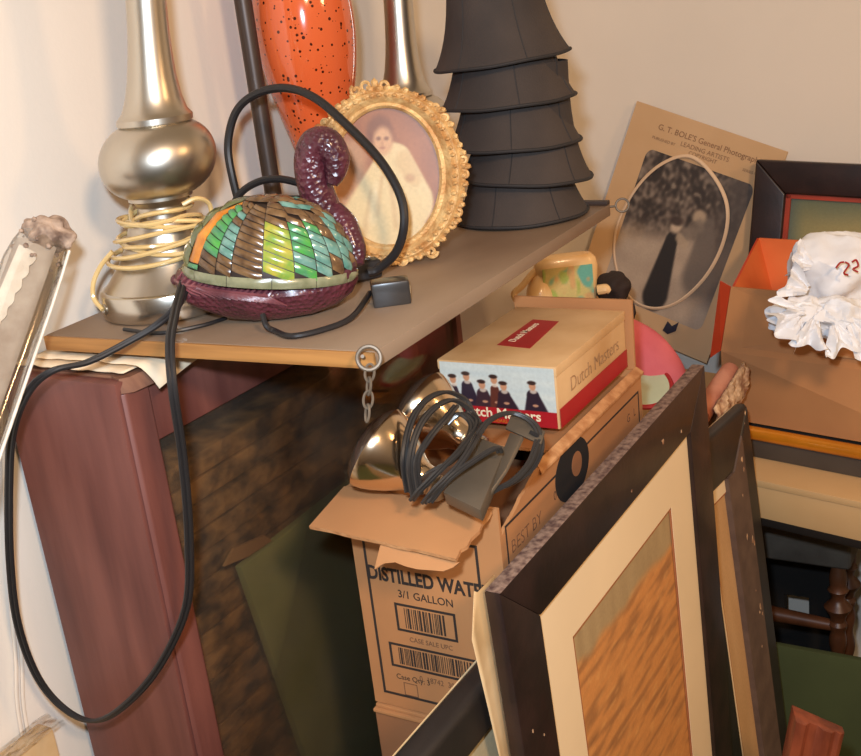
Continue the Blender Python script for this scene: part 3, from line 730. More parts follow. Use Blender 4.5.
# ------------------------------------------------------------------ water carton
X0, X1, Y0, Y1, Z0, Z1 = -.686, -.497, .91, 1.345, .722, .999
tk = .004
cbx = thing('water_carton', 'open brown cardboard carton printed for distilled water, torn front flap', 'carton', ((X0 + X1)/2, (Y0 + Y1)/2, Z0))
b = B()
b.bar((X0, Y0, Z0), (1, 0, 0), (0, 1, 0), (0, 0, 1), X1 - X0, tk, Z1 - Z0); b.build('front_wall', 'card', cbx)
b = B(); b.bar((X0, Y0 + tk, Z0), (1, 0, 0), (0, 1, 0), (0, 0, 1), tk, Y1 - Y0 - tk, Z1 - Z0); b.build('left_wall', 'card', cbx)
b = B(); n_ = 22; edge = []
for k in range(n_ + 1):
    f = k/n_; y = Y0 + tk + f*.10
    edge.append((y, Z1 - .032*(1 - f)**1.2 + (.004*nz(k*1.7, 0, 1, 3) if k < n_ else 0)))
poly = [(X1 - tk, Y0 + tk, Z0)] + [(X1 - tk, y, z) for y, z in edge] + [(X1 - tk, Y1, Z1), (X1 - tk, Y1, Z0)]
b.prism(poly, (tk, 0, 0)); b.build('right_wall', 'card', cbx)
b = B(); b.bar((X0 + tk, Y1 - tk, Z0), (1, 0, 0), (0, 1, 0), (0, 0, 1), X1 - X0 - 2*tk, tk, Z1 - Z0); b.build('rear_wall', 'card', cbx)
b = B(); b.bar((X0 + tk, Y0 + tk, Z0), (1, 0, 0), (0, 1, 0), (0, 0, 1), X1 - X0 - 2*tk, Y1 - Y0 - 2*tk, tk); b.build('carton_bottom', 'card', cbx)
b = B(); b.bar((X0 + tk, 1.085, .985), (1, 0, 0), (0, 1, 0), (0, 0, 1), X1 - X0 - 2*tk - .0, Y1 - tk - 1.085, tk); b.build('top_flap', 'card', cbx)
b = B(); b.bar((X0 + tk, Y0 + tk, .93), (1, 0, 0), (0, 1, 0), (0, 0, 1), X1 - X0 - 2*tk, .25, tk); b.build('inner_divider', 'card_dark', cbx)
# upright rear flap behind the cigar box
b = B(); b.bar((X0 + .01, Y1 + .001, Z1 - .01), (1, 0, 0), (0, 1, 0), V((0, .02, 1)).normalized(), X1 - X0 - .018, tk, .105); b.build('rear_flap', 'card', cbx)
# folded-over right flap lip
b = B(); b.prism([(X1 - .006, Y0 + .11, Z1 + .0005), (X1 + .0045, Y0 + .10, Z1 - .006), (X1 + .0045, Y1, Z1 - .006), (X1 - .006, Y1, Z1 + .0005)], (0, 0, .004), bev=.001); b.build('right_fold', 'card_edge', cbx)
# front flap, torn
fo = V((X0, Y0, Z1)); fnrm = V((0, -.20, 1)).normalized()
def flp(px, py): return pp(px, py, fo + V((0, 0, .001)), fnrm)
edge_ = [(310, 529), (331, 533), (352, 538.5), (379, 544), (400, 549.5), (420, 553), (440, 558), (457, 562)]
tear_ = [(461, 553), (468, 549), (472, 541), (480, 534), (483, 526), (489, 520), (492, 514)]
fp = [flp(*p) for p in [(345, 489)] + edge_ + tear_]
b = B(); b.prism(fp, fnrm*.004, 0, msides=1); b.build('front_flap', ['card', 'card_edge'], cbx, smooth=20)
te = flp(420, 553); tn = V((0, -1, .55)).normalized()
tp_ = [flp(379, 544.5)] + [pp(*p, te + V((0, .002, -.002)), tn) for p in ((373, 569), (383, 563), (394, 562), (404, 566), (416, 569), (430, 570), (442, 571), (452, 567), (458, 562))]
tp_ = [p + V((0, .0022, -.0015)) for p in tp_]
b = B(); b.prism(tp_, tn*-.0025, 0, msides=1); b.build('torn_tongue', ['card', 'card_edge'], cbx, smooth=20)
# printing on the front
pf = B(); fu, fv = V((1, 0, 0)), V((0, 0, 1)); fy = Y0 - .0001
def fpt(px, py): p = pyy(px, py, fy); return p
def w_(px0, py0, px1, py1): return (fpt(px1, py1) - fpt(px0, py0)).x
o0 = fpt(386, 690); outline(pf, V((o0.x - .003, fy, .738)), fu, fv, .146, .215, .0032)
text(pf, 'DISTILLED WATER', V((-.6705, fy, .890)), fu, fv, .0240, 'LEFT', 0, .0008, .79)
text(pf, '3/1 GALLON', V((-.598, fy, .872)), fu, fv, .0135, 'CENTER', 0, .0001, .95)
def barcode(x, z, w, h, seed):
    rs = random.Random(seed); outline(pf, V((x, fy, z)), fu, fv, w, h, .0030); k = x + .012
    while k < x + w - .014:
        ww = rs.choice((.0008, .0008, .0016, .0024)); rect(pf, V((k, fy, z + .005)), fu, fv, ww, h - .010, 0); k += ww + rs.choice((.0009, .0012, .002))
barcode(-.640, .828, .078, .036, 3)
text(pf, 'CASE SALE UPC', V((-.598, fy, .816)), fu, fv, .0085, 'CENTER', 1, .0, .95)
barcode(-.655, .778, .128, .032, 8)
text(pf, '0  18742  30615  4', V((-.585, fy, .7655)), fu, fv, .0100, 'CENTER', 1, 0, .9)
text(pf, 'Case Qty: 3', V((-.651, fy, .762)), fu, fv, .0098, 'LEFT', 0, 0, .95)
outline(pf, V((-.642, fy, .7415)), fu, fv, .018, .017, .0008, 1)
pf.build('front_printing', ['ink', 'ink_faint'], cbx, smooth=0)
b = B(); b.lathe([(1, 0), (1, .0006)], (0, 0, 0), 40)
for v in b.bm.verts: v.co = V((-.592 + v.co.x*.031, Y0 - .0002 - v.co.z, .927 + v.co.y*.012))
b.build('hand_hole', 'hole', cbx)
# printing on the right side
ps = B(); su, sv_ = V((0, 1, 0)), V((0, 0, 1)); sxx = X1 + .0001
outline(ps, V((sxx, Y0 + .012, .738)), su, sv_, .41, .236, .0028)
text(ps, 'BEST BY', V((sxx, Y0 + .022, .936)), su, sv_, .022, 'LEFT', 1, -.0004, 1.)
for (yy, s_) in ((1.045, '0'), (1.075, '5'), (1.285, 'G'), (1.31, 'L')): text(ps, s_, V((sxx, yy, .945)), su, sv_, .016, 'LEFT', 1)
ps.build('side_printing', ['ink', 'ink_faint'], cbx, smooth=0)
b = B(); hc = pxx(572, 466, sxx); b.lathe([(1, 0), (1, .0006)], (0, 0, 0), 40)
for v in b.bm.verts: v.co = V((sxx + .0002 + v.co.z, hc.y + v.co.x*.050, hc.z - .004 + v.co.y*.036))
b.lathe([(.3, 0), (.3, .0003)], (0, 0, 0), 24, 1)
for v in list(b.bm.verts)[-48:]: v.co = V((sxx + .0009 + v.co.z, hc.y + .012 + v.co.x*.05, hc.z - .002 + v.co.y*.05))
b.build('side_emblem', ['hole', 'card_dark'], cbx)
# lower carton
lc = thing('lower_carton', 'tall brown carton standing under the distilled water carton', 'carton', ((X0 + X1)/2, (Y0 + Y1)/2, 0))
b = B(); b.bar((X0 - .002, Y0 - .002, 0), (1, 0, 0), (0, 1, 0), (0, 0, 1), X1 - X0 + .004, Y1 - Y0 + .004, Z0 - .012, bev=.003); b.build('carton_body', 'card_dark', lc)
b = B(); b.bar((X0 - .001, Y0 - .006, Z0 - .0115), (1, 0, 0), (0, 1, 0), (0, 0, 1), X1 - X0 + .004, Y1 - Y0 + .008, .0045, bev=.001); b.bar((X0 + .001, Y0 - .002, Z0 - .0065), (1, 0, 0), (0, 1, 0), (0, 0, 1), X1 - X0 - .002, Y1 - Y0, .0045, bev=.001); b.build('closed_flaps', 'card', lc)

# ------------------------------------------------------------------ cigar box
gx0, gx1, gy0, gy1, gz0, gz1 = -.668, -.513, 1.112, 1.338, 1.0045, 1.082
cg = thing('cigar_box', 'cream and red cigar box with a row of dark clothed figures on front', 'box', ((gx0 + gx1)/2, (gy0 + gy1)/2, gz0))
b = B(); b.bar((gx0, gy0, gz0), (1, 0, 0), (0, 1, 0), (0, 0, 1), gx1 - gx0, gy1 - gy0, gz1 - gz0 - .012, bev=.0012); b.build('tray', 'cigar', cg)
b = B(); b.bar((gx0 - .001, gy0 - .001, gz1 - .0125), (1, 0, 0), (0, 1, 0), (0, 0, 1), gx1 - gx0 + .002, gy1 - gy0 + .002, .0125, bev=.0012); b.build('lid', 'cigar', cg)
lw_, lh_ = gx1 - gx0 - .004, gz1 - gz0 - .003
def cigfront(x, y):
    c = mixc((214, 220, 212), (190, 204, 204), .5 + .5*nz(x*3, y*9))
    X = x*2.0; Y = y
    folk = [(.22, .62, .085, (50, 36, 50)), (.47, .68, .12, (44, 34, 50)), (.74, .56, .13, (60, 40, 48)), (.96, .66, .09, (96, 50, 40)), (1.12, .56, .13, (50, 34, 44)), (1.62, .60, .13, (46, 34, 46))]
    for fx, fy_, wd, cl in folk:
        c = mixc(c, cl, seg(X, Y, fx, fy_ - .08, fx + .03, .26, wd*.85, wd*1.55, .12))
        c = mixc(c, (226, 210, 190), .8*ell(X, Y, fx + .01, fy_ + .0, .06, .04, .3))
        c = mixc(c, (196, 142, 108), ell(X, Y, fx, fy_ + .085, .058, .070, .2))
        c = mixc(c, (58, 40, 36), ell(X, Y, fx - .01, fy_ + .140, .075, .036, .25))
        c = mixc(c, (204, 150, 116), .9*ell(X, Y, fx + .03, .36, .05, .022, .3))
    if y < .27 - .03*x*0: c = mixc((178, 32, 40), (160, 24, 34), .5 + .5*nz(x*4, y*4))
    return c
picture('front_picture', (gx0 + .002, gy0 - .0014, gz0 + .001), (lw_, 0, 0), (0, 0, lh_), 150, 76, cigfront, 'print_gloss', cg)
b = B(); text(b, 'Dutch Masters', V(((gx0 + gx1)/2, gy0 - .0016, gz0 + .0085)), fu, fv, .0175, 'CENTER', 0, .0003, 1.05)
text(b, 'CIGARS', V(((gx0 + gx1)/2, gy0 - .0016, gz0 + .0025)), fu, fv, .006, 'CENTER', 1)
b.build('front_lettering', ['cream_ink', 'gold_rim'], cg, smooth=0)
b = B(); rect(b, (gx1 + .0011, gy0 + .001, gz0 + .001), su, sv_, gy1 - gy0 - .002, .024, 0); b.build('red_band', 'red', cg, smooth=0)
b = B(); text(b, 'Dutch Masters', V((gx1 + .0011, gy0 + .118, gz0 + .034)), su, sv_, .026, 'CENTER', 0, -.0004, 1.05); b.build('side_lettering', 'tan_ink', cg, smooth=0)
tu = V((-.01, 1, 0)).normalized(); tv = V((-1, 0, 0)); to = pz(505, 347, gz1 + .0002)
b = B(); rc = [pz(*p, gz1 + .0002) for p in ((497, 345), (530, 348.5), (559, 321.5), (533, 319.5))]; b.prism(rc, (0, 0, .0003)); b.build('top_label', 'red', cg, smooth=0)
e1 = (rc[3] - rc[0]).normalized(); e2_ = (rc[1] - rc[0]).normalized(); ce = (rc[0] + rc[2])/2
b = B(); text(b, 'Dutch Masters', ce - (-e2_)*(-.002) + V((0, 0, .0004)), e1, -e2_, .0150, 'CENTER', 0, .0001, .85); b.build('top_lettering', 'cream_ink', cg, smooth=0)

# ------------------------------------------------------------------ reflector bulbs, cords, metal parts in the carton
def floodbulb(label, rimc, neck, r):
    rimc, neck = V(rimc), V(neck); axd = (neck - rimc); L_ = axd.length; q = axd.normalized().to_track_quat('Z', 'Y').to_matrix()
    t = thing('flood_bulb', label, 'light bulb', tuple(rimc), 'silver flood bulbs in the carton')
    b = B(); b.lathe([(r*.03, -.34*r), (r*.35, -.32*r), (r*.62, -.25*r), (r*.83, -.14*r), (r*.95, -.03*r), (r*.995, .05*r)], rimc, 44, 0, q); b.build('lens', 'bulb_glass', t)
    b = B(); b.lathe([(r, .05*r), (r*1.0, .10*r), (r*.96, .25*r), (r*.86, .48*r), (r*.70, .76*r), (r*.53, 1.0*r), (r*.41, 1.16*r), (r*.36, 1.3*r), (r*.35, 1.42*r)], rimc, 44, 0, q, ); b.build('reflector', 'silver', t)
    b = B(); pr_ = [(r*.30, 1.42*r)]
    for k in range(6): pr_ += [(r*.30, (1.44 + .08*k)*r), (r*.27, (1.48 + .08*k)*r)]
    b.lathe(pr_ + [(r*.1, 1.98*r)], rimc, 24, 0, q); b.build('screw_base', 'steel', t)
    return t
floodbulb('silver reflector flood bulb nearest the chain, overhanging the carton edge', D(374, 446, 1.165), D(414, 472, 1.155), .0465)
floodbulb('silver reflector flood bulb behind, half hidden by grey cords', D(417, 408, 1.27), D(452, 430, 1.255), .048)
b = B()
loops = [
 [(408, 492, 1.13), (404, 460, 1.12), (410, 425, 1.13), (424, 402, 1.145), (445, 392, 1.16), (465, 400, 1.17), (474, 420, 1.165)],
 [(414, 497, 1.115), (410, 465, 1.105), (417, 432, 1.11), (432, 410, 1.125), (452, 400, 1.14), (470, 410, 1.15), (480, 428, 1.15)],
 [(420, 494, 1.11), (417, 462, 1.10), (428, 440, 1.10), (446, 418, 1.115), (456, 406, 1.13)],
 [(412, 500, 1.105), (420, 490, 1.095), (440, 470, 1.085), (460, 450, 1.095), (478, 424, 1.13), (468, 412, 1.15)],
 [(424, 503, 1.095), (436, 488, 1.08), (458, 466, 1.075), (474, 442, 1.09), (482, 424, 1.13)],
 [(430, 502, 1.09), (450, 478, 1.075), (478, 458, 1.075), (496, 448, 1.08), (500, 452, 1.085)],
 [(476, 438, 1.10), (490, 420, 1.115), (512, 413, 1.125), (534, 424, 1.12), (541, 446, 1.11), (532, 468, 1.105), (510, 484, 1.10), (490, 490, 1.10)],
 [(415, 488, 1.12), (428, 474, 1.10), (450, 462, 1.10), (466, 444, 1.11), (472, 425, 1.13), (460, 414, 1.14), (446, 424, 1.14)],
 [(476, 504, 1.085), (492, 492, 1.09), (514, 480, 1.09), (530, 462, 1.10), (538, 440, 1.11)],
]
for lp in loops:
    off = V(R.col[0])*.0017
    for s_ in (-1, 1): b.tube([D(*p) + off*s_ for p in lp], .0022, 6, 0, 6)
tag(b.build('cord_bundle', 'grey_cord'), 'tangled bundle of dark grey two core cords lying in the water carton', 'cords')
def plate_from(px4, thick, name, mt, label, cat, extra=None):
    p = [V(q) for q in px4]; n_ = (p[1] - p[0]).cross(p[2] - p[0]).normalized()
    if n_.dot(CAM - p[0]) < 0: n_ = -n_
    bb = B(); bb.prism([q - n_*thick for q in p], n_*thick, 0, bev=.0012)
    return bb, n_
b, n_ = plate_from((D(443, 492, 1.085), D(480, 510, 1.055), D(506, 447, 1.115), D(478, 437, 1.135)), .016, '', '', '', '')
ad = tag(b.build('metal_ballast_box', 'plate'), 'flat grey metal box lying among the cords in the carton', 'metal box')
b, n_ = plate_from((D(505, 428, 1.13), D(541, 444, 1.105), D(545, 431, 1.115), D(512, 413, 1.14)), .003, '', '', '', '')
br_ = b.build('mounting_bracket', 'plate'); tag(br_, 'grey metal bracket with a slotted tab resting on the cords', 'bracket')
hp = D(534, 434, 1.1125)
b = B(); b.box(hp, (.010, .004, .0022), q3 @ Matrix.Rotation(-.5, 3, 'Z'), bev=.001); b.build('slot', 'hole', br_)
b, n_ = plate_from((D(480, 506, 1.075), D(505, 470, 1.09), D(522, 436, 1.115), D(510, 432, 1.125)), .004, '', '', '', '')
b.build('bracket_arm', 'plate', br_)

# ------------------------------------------------------------------ framed pictures leaning at the right of the carton
def leaning_frame(name, label, A, t, s, w, h, bw, depth, mats, matw=.0, picfn=None, bevel=.002, pic_res=(70, 110), glassy=False, mat_bevel=True, topmat=None, roundness=0):
    A, t, s = V(A), V(t).normalized(), V(s).normalized(); n = t.cross(s).normalized()      # A: top near corner of the face; n looks out
    if n.x < 0: n = -n
    root = thing(name, label, 'picture frame', tuple(A - s*h + t*w/2 - n*depth/2))
    def pt(u, v, q=0.): return A + t*u - s*v + n*q
    sides = {'top_rail': [(0, 0), (w, 0), (w - bw, bw), (bw, bw)], 'bottom_rail': [(0, h), (w, h), (w - bw, h - bw), (bw, h - bw)],
             'near_stile': [(0, 0), (0, h), (bw, h - bw), (bw, bw)], 'far_stile': [(w, 0), (w, h), (w - bw, h - bw), (w - bw, bw)]}
    for nm, q in sides.items():
        b = B(); b.prism([pt(u, v, -depth) for u, v in q], n*depth, 0, bev=bevel, seg=4 if roundness else 2)
        if topmat and nm == 'top_rail':
            b.bm.normal_update()
            for f in b.bm.faces:
                if f.normal.dot(s) > .8: f.material_index = 1
        b.build(nm, [mats, topmat] if topmat else mats, root, smooth=50 if roundness else 30)
    if matw:
        b = B(); iu, iv = bw - .002, bw - .002
        m0, m1 = bw + matw[0], bw + matw[1]
        q = -.006
        for pol in ([(iu, iv), (w - iu, iv), (w - m0, m1), (m0, m1)], [(iu, h - iv), (w - iu, h - iv), (w - m0, h - m1), (m0, h - m1)], [(iu, iv), (iu, h - iv), (m0, h - m1), (m0, m1)], [(w - iu, iv), (w - iu, h - iv), (w - m0, h - m1), (w - m0, m1)]):
            b.prism([pt(u, v, q - .002) for u, v in pol], n*.002)
        bmesh.ops.remove_doubles(b.bm, verts=b.bm.verts, dist=1e-5)
        b.build('mat_board', 'mat_cream', root, smooth=0)
        b = B()
        for (u0, v0, u1, v1) in ((m0, m1, w - m0, m1 + .0032), (m0, h - m1 - .0032, w - m0, h - m1), (m0, m1, m0 + .0032, h - m1), (w - m0 - .0032, m1, w - m0, h - m1)):
            b.prism([pt(u0, v0, q - .0022), pt(u1, v0, q - .0022), pt(u1, v1, q - .0022), pt(u0, v1, q - .0022)], n*.0015)
        b.build('mat_bevel', 'mat_edge', root, smooth=0)
    else: m0 = m1 = bw - .002; q = -.008
    if picfn: picture('picture_print', pt(m0 - .002, h - m1 + .002, q - .003), t*(w - 2*m0 + .004), s*(h - 2*m1 + .004), *pic_res, picfn, 'print', root)
    b = B(); b.prism([pt(.004, .004, -depth - .0015), pt(w - .004, .004, -depth - .0015), pt(w - .004, h - .004, -depth - .0015), pt(.004, h - .004, -depth - .0015)], n*.0015); b.build('backing', 'kraft', root, smooth=0)
    return root, pt, n, s, t
s1 = V((-.018, -.058, .998)).normalized(); t1 = V((.049, .997, .058)).normalized()
A1 = D(500, 594, 1.02)
def bigpic(x, y):
    e = 1 - y
    hz_ = .066 + .014*x
    g = .5 + .5*noise.noise(V((x*5, e*70, 0)))
    g2 = .5 + .5*noise.noise(V((x*14, e*120, 5)))
    sky = mixc((186, 158, 114), (164, 136, 96), .5 + .5*noise.noise(V((x*20, e*8, 9))))
    fld = mixc((212, 142, 78), (170, 114, 66), ss(.42, .75, g)); fld = mixc(fld, (226, 164, 96), .5*ss(.55, .8, g2)); fld = mixc(fld, (134, 92, 58), .45*ss(.62, .85, .5 + .5*noise.noise(V((x*7 + 3, e*90, 2)))))
    return mixc(sky, fld, ss(hz_ - .012, hz_ + .012, e + .012*nz(x*9, e*9)))
hh1 = (A1.z - .0)/s1.z - .006
fr1, pt1, n1, _, _ = leaning_frame('framed_picture', 'large dark brown frame with cream mat and tan field picture, leaning nearest', A1, t1, s1, .556, .96, .0655, .017, 'frame_dark', (.068, .072), bigpic, .0015, (80, 160), topmat='frame_top')
# torn brown paper curling from its back
b = B(); k0 = [((-.004, .0), (-.016, -.006)), ((-.004, .06), (-.030, .03)), ((-.004, .13), (-.022, .12)), ((-.004, .2), (-.016, .19)), ((-.003, .30), (-.012, .30)), ((-.003, .42), (-.010, .42))]
rows_ = []
for (u0, v0), (u1, v1) in k0:
    rows_.append([pt1(.03, v0 + .002, -.0225), pt1(u0, v0, -.0215), pt1(u1*.7, v1, -.020), pt1(u1, v1 + .004, -.018)])
vv = [[b.bm.verts.new(p) for p in r] for r in rows_]
for i in range(len(vv) - 1):
    for j in range(3): b.face([vv[i][j], vv[i+1][j], vv[i+1][j+1], vv[i][j+1]])
b.build('torn_backing_paper', 'kraft', fr1, smooth=20, solid=.0006)
# chips on the frame
rs = random.Random(5)
for (u, v, r) in ((.40, .035, .0034), (.30, .05, .0015), (.02, .17, .0016), (.03, .25, .0014), (.018, .33, .002), (.04, .19, .0012), (.46, .05, .0016)):
    b = B(); b.prism([pt1(u + r*rs.uniform(.5, 1.4)*math.cos(a), v + r*rs.uniform(.5, 1.6)*math.sin(a), .0001) for a in [2*PI*k/7 for k in range(7)]], n1*.0003)
    b.build('paint_chip', 'chipped', fr1, smooth=0)

A2far = pp(748, 403, (-.43, 1.63, .86), V((.99, -.12, .02)).normalized())
t2 = V((.10, .99, -.015)).normalized(); s2 = V((-.085, -.03, .995)).normalized()
w2 = .27
def plainpic(x, y): return mixc((214, 170, 120), (196, 150, 100), .5 + .5*nz(x*4, y*6))
fr2, pt2, n2, _, _ = leaning_frame('framed_picture', 'black rounded frame with scraped edge standing just behind the largest frame', A2far - t2*w2, t2, s2, w2, A2far.z/s2.z - .01, .084, .022, 'black_frame', (.012, .022), plainpic, .008, (20, 30), roundness=1)
b = B(); b.prism([pt2(w2 - .110, .0845, -.02), pt2(w2 - .0835, .0835, -.02), pt2(w2 - .040, .040, -.02), pt2(w2 - .040, .80, -.02), pt2(w2 - .110, .755, -.02)], n2*.0206); b.build('worn_inner_band', 'worn_band', fr2, smooth=0)
rs = random.Random(9)
for (du, v, r) in ((.052, .075, .0040), (.050, .092, .0030), (.066, .13, .0020), (.070, .20, .0034), (.050, .215, .0048), (.046, .222, .0034), (.062, .30, .0016), (.052, .335, .0040), (.058, .342, .0030), (.048, .35, .0026), (.066, .40, .002), (.014, .012, .003), (.020, .028, .003)):
    b = B(); b.prism([pt2(w2 - du + r*.8*rs.uniform(.4, 1.4)*math.cos(a), v + r*rs.uniform(.6, 1.9)*math.sin(a), .0008 if du > .03 else -.001) for a in [2*PI*j/7 for j in range(7)]], n2*.0004)
    b.build('paint_chip', 'chipped', fr2, smooth=0)
# frame in front of the carton, mostly below the picture edge
A4 = V((-.462, .50, .905)); e4 = pp(497, 666, (-.462, .7, .9), V((1, 0, 0)))
t4 = V((.0, 1, -.02)).normalized(); s4 = V((-.03, 0, 1)).normalized()
A4 = pp(460, 714, (-.468, .7, .9), V((1, 0, .03)).normalized()); A4 = A4 - t4*.30
fr4, pt4, n4, _, _ = leaning_frame('framed_picture', 'rounded charcoal frame low in front of the distilled water carton', A4, t4, s4, .46, A4.z/s4.z - .004, .054, .03, 'black_frame', 0, lambda x, y: mixc((196, 182, 150), (180, 164, 128), .5 + .5*nz(x*3, y*3)), .009, (10, 20), roundness=1)

# ------------------------------------------------------------------ table and what stands on it
ta = pz(757, 480, .70); tdr = V((.976, -.216, 0)).normalized(); tmv = V((.216, .976, 0)).normalized()
TL = ta - tdr*.55
tb = thing('side_table', 'cream edged table against the back wall carrying cartons and pictures', 'table', tuple(V((ta.x, ta.y, 0)) + tdr*.2 + tmv*.25))
TW, TD = 1.55, .43
b = B(); b.bar(TL + V((0, 0, -.012)), tdr, tmv, V((0, 0, 1)), TW, TD, .012, bev=.002); b.build('tabletop', 'table', tb)
b = B(); b.bar(TL + tdr*.004 + tmv*.002 + V((0, 0, -.068)), tdr, tmv, V((0, 0, 1)), TW - .008, .018, .0555, bev=.001); b.build('apron', 'table', tb)
b = B(); b.bar(TL + tdr*.006 + tmv*.004 + V((0, 0, -.083)), tdr, tmv, V((0, 0, 1)), TW - .012, .018, .0145, bev=.001); b.build('apron_trim', 'black_rim', tb)
for (u, v) in ((.02, .03), (TW - .06, .03), (.02, TD - .06), (TW - .06, TD - .06)):
    b = B(); b.bar(V((TL.x, TL.y, 0)) + tdr*u + tmv*v, tdr, tmv, V((0, 0, 1)), .04, .035, .687, bev=.003); b.build('leg', 'black_rim', tb)
# flat gilt-edged frame under the carton
FB = ta + tmv*.080 - tdr*.10 + V((0, 0, .0005))
ff = thing('flat_picture_frame', 'flat picture frame with orange gold edge lying under the right carton', 'picture frame', tuple(FB + tdr*.3))
b = B(); b.bar(FB, tdr, tmv, V((0, 0, 1)), .62, .33, .034, bev=.002); b.build('frame_side', 'grey_side', ff)
b = B()
for (o_, u_, l_) in ((FB + V((0, 0, .045)) - tmv*.002, tdr, .62), (FB + V((0, 0, .045)) + tmv*.318, tdr, .62)):
    b.tube([o_, o_ + u_*l_], .0115, 14)
for o_ in (FB + V((0, 0, .045)), FB + tdr*.62 + V((0, 0, .045))): b.tube([o_, o_ + tmv*.318], .0115, 14)
b.build('gold_moulding', 'gold_rim', ff)
b = B(); b.bar(FB + tdr*.01 + tmv*.01 + V((0, 0, .034)), tdr, tmv, V((0, 0, 1)), .60, .30, .012); b.build('picture_panel', 'grey_side', ff)
# right carton
cz0 = .70 + .058; czf = cz0 + .112; cz1 = 1.0
def onT(px, py, off): return pp(px, py, ta + tmv*off, tmv)
cA = onT(724, 425, .090); cA = V((cA.x, cA.y, cz0)); cB = cA + tdr*.40; dpth = .26
FLt = pz(731, 287, .972); BLt = pz(757, 238, cz1 - .01)
FRt = FLt + tdr*.42; BRt = BLt + tdr*.36
cAb, cBb = cA + tmv*dpth, cB + tmv*dpth
f0, f1 = onT(721, 351, .088), None
f0 = V((f0.x, f0.y, f0.z)); f1 = cB + (FRt - cB)*((f0.z - cz0)/(cz1 - cz0))
rc_ = thing('open_carton', 'open cardboard carton with orange printed inside holding a crumpled white bag', 'carton', tuple(cA + tdr*.18 + tmv*.13))
def wall(name, pts, inward, mats, mi=0, mo=0):
    b = B(); b.prism(pts, V(inward)*.004, mo, mtop=mi); return b.build(name, mats, rc_, smooth=0)
wall('front_wall', [cA, cB, f1, f0], tmv, ['card'])
wall('front_flap', [f0, f1, FRt, FLt], tmv, ['card'])
f0b = BLt + (cAb - BLt)*.5
wall('left_wall', [cA + tmv*.004, f0 + tmv*.004, FLt + tmv*.004, BLt, cAb], tdr, ['red_card', 'orange_card'], 1, 0)
wall('rear_wall', [cAb + tdr*.004, cBb, BRt, BLt + tdr*.004], tmv, ['orange_card'])
wall('right_wall', [cB + tmv*.004, cBb, BRt, FRt], -tdr, ['card'])
b = B(); b.prism([cA + tdr*.004 + tmv*.005, cB - tdr*.005 + tmv*.005, cBb - tdr*.005 - tmv*.001, cAb + tdr*.004 - tmv*.001], (0, 0, .004)); b.build('carton_bottom', 'card', rc_, smooth=0)
b = B(); dF, dC = (R.transposed() @ (FLt - CAM)).z*-1, (R.transposed() @ (f0 - CAM)).z*-1
b.prism([FLt + V((-.001, .001, 0)), f0 + V((-.001, .001, 0)), D(710, 358, dC + .035), D(720, 281, dF + .035)], (.0, .003, 0)); b.build('corner_tab', 'red_card', rc_, smooth=0)
b = B(); q_ = [pz(733, 291, .93), pz(800, 305, .93), pz(815, 275, .93), pz(752, 262, .93)]; b.prism([cA + tdr*.02 + tmv*.02 + V((0, 0, .13)), cA + tdr*.33 + tmv*.02 + V((0, 0, .13)), cA + tdr*.33 + tmv*.15 + V((0, 0, .10)), cA + tdr*.02 + tmv*.15 + V((0, 0, .10))], (0, 0, .003)); b.build('inner_flap', 'card_edge', rc_, smooth=0)

# crumpled bag
bag = thing('plastic_bag', 'crumpled white plastic bag with red marks stuffed over the carton edge', 'bag', tuple(D(828, 352, 1.62)))
def crumple(b, c, r, rot, amp, freq, seed, m=0, sub=5):
    vs = b.ball((0, 0, 0), 1., m, sub)
    for v in vs:
        p = v.co.copy(); q = p*freq + V((seed, seed*1.7, seed*.3))
        dist, _ = noise.voronoi(q); d2, _ = noise.voronoi(q*2.3)
        h = (dist[1] - dist[0])*-.9 + (d2[1] - d2[0])*-.16 + .6*noise.noise(p*1.4 + V((seed, 0, 0)))
        p = p*(1 + amp*h)
        v.co = V(c) + rot @ V((p.x*r[0], p.y*r[1], p.z*r[2]))
b = B()
crumple(b, D(836, 270, 1.70), (.078, .062, .056), q3, .26, 1.3, 3.1)
crumple(b, D(800, 318, 1.64), (.048, .032, .026), q3, .45, 1.5, 8.3)
crumple(b, D(842, 318, 1.635), (.052, .036, .038), q3, .42, 1.5, 12.9)
def tuft(o, dirs, ln_, wd, seed):
    o = D(*o); d = q3 @ V(dirs); d.normalize(); sd = q3 @ V((-dirs[1], dirs[0], 0)); sd.normalize(); nn = d.cross(sd)
    def f(u, v):
        k = v - .5; w = wd*(.30 + .9*u)
        return o + d*(ln_*.78*u*(1 + .5*nz(v*3, seed))) + sd*(k*w) + nn*(.018*nz(u*1.2, v*3.2, 1, seed)*(.3 + u) + .003*nz(u*5, v*8, 1, seed + 5))
    b.grid(f, 10, 18)
tuft((805, 312, 1.60), (-.95, .05, .15), .055, .035, 1); tuft((800, 318, 1.60), (-.75, -.55, .25), .05, .06, 2); tuft((815, 320, 1.595), (-.25, -.95, .2), .055, .05, 3)
tuft((835, 325, 1.60), (.25, -.95, .2), .055, .05, 4); tuft((850, 320, 1.60), (.6, -.8, .2), .06, .05, 5); tuft((808, 290, 1.63), (-.8, .4, .1), .045, .05, 6); tuft((812, 265, 1.66), (-.9, .35, .1), .04, .05, 7)
b.build('crumpled_plastic', 'bag', bag, smooth=24)
b = B(); rs = random.Random(2)
for pts in ([(836, 268), (840, 263), (844, 262)], [(845, 262), (849, 265), (844, 273), (848, 275)], [(852, 262), (856, 260), (858, 266), (853, 269), (858, 272)]):
    b.tube([D(*p, 1.612) for p in pts], .0015, 5, 0, 4)
b.build('red_lettering', 'red', bag)

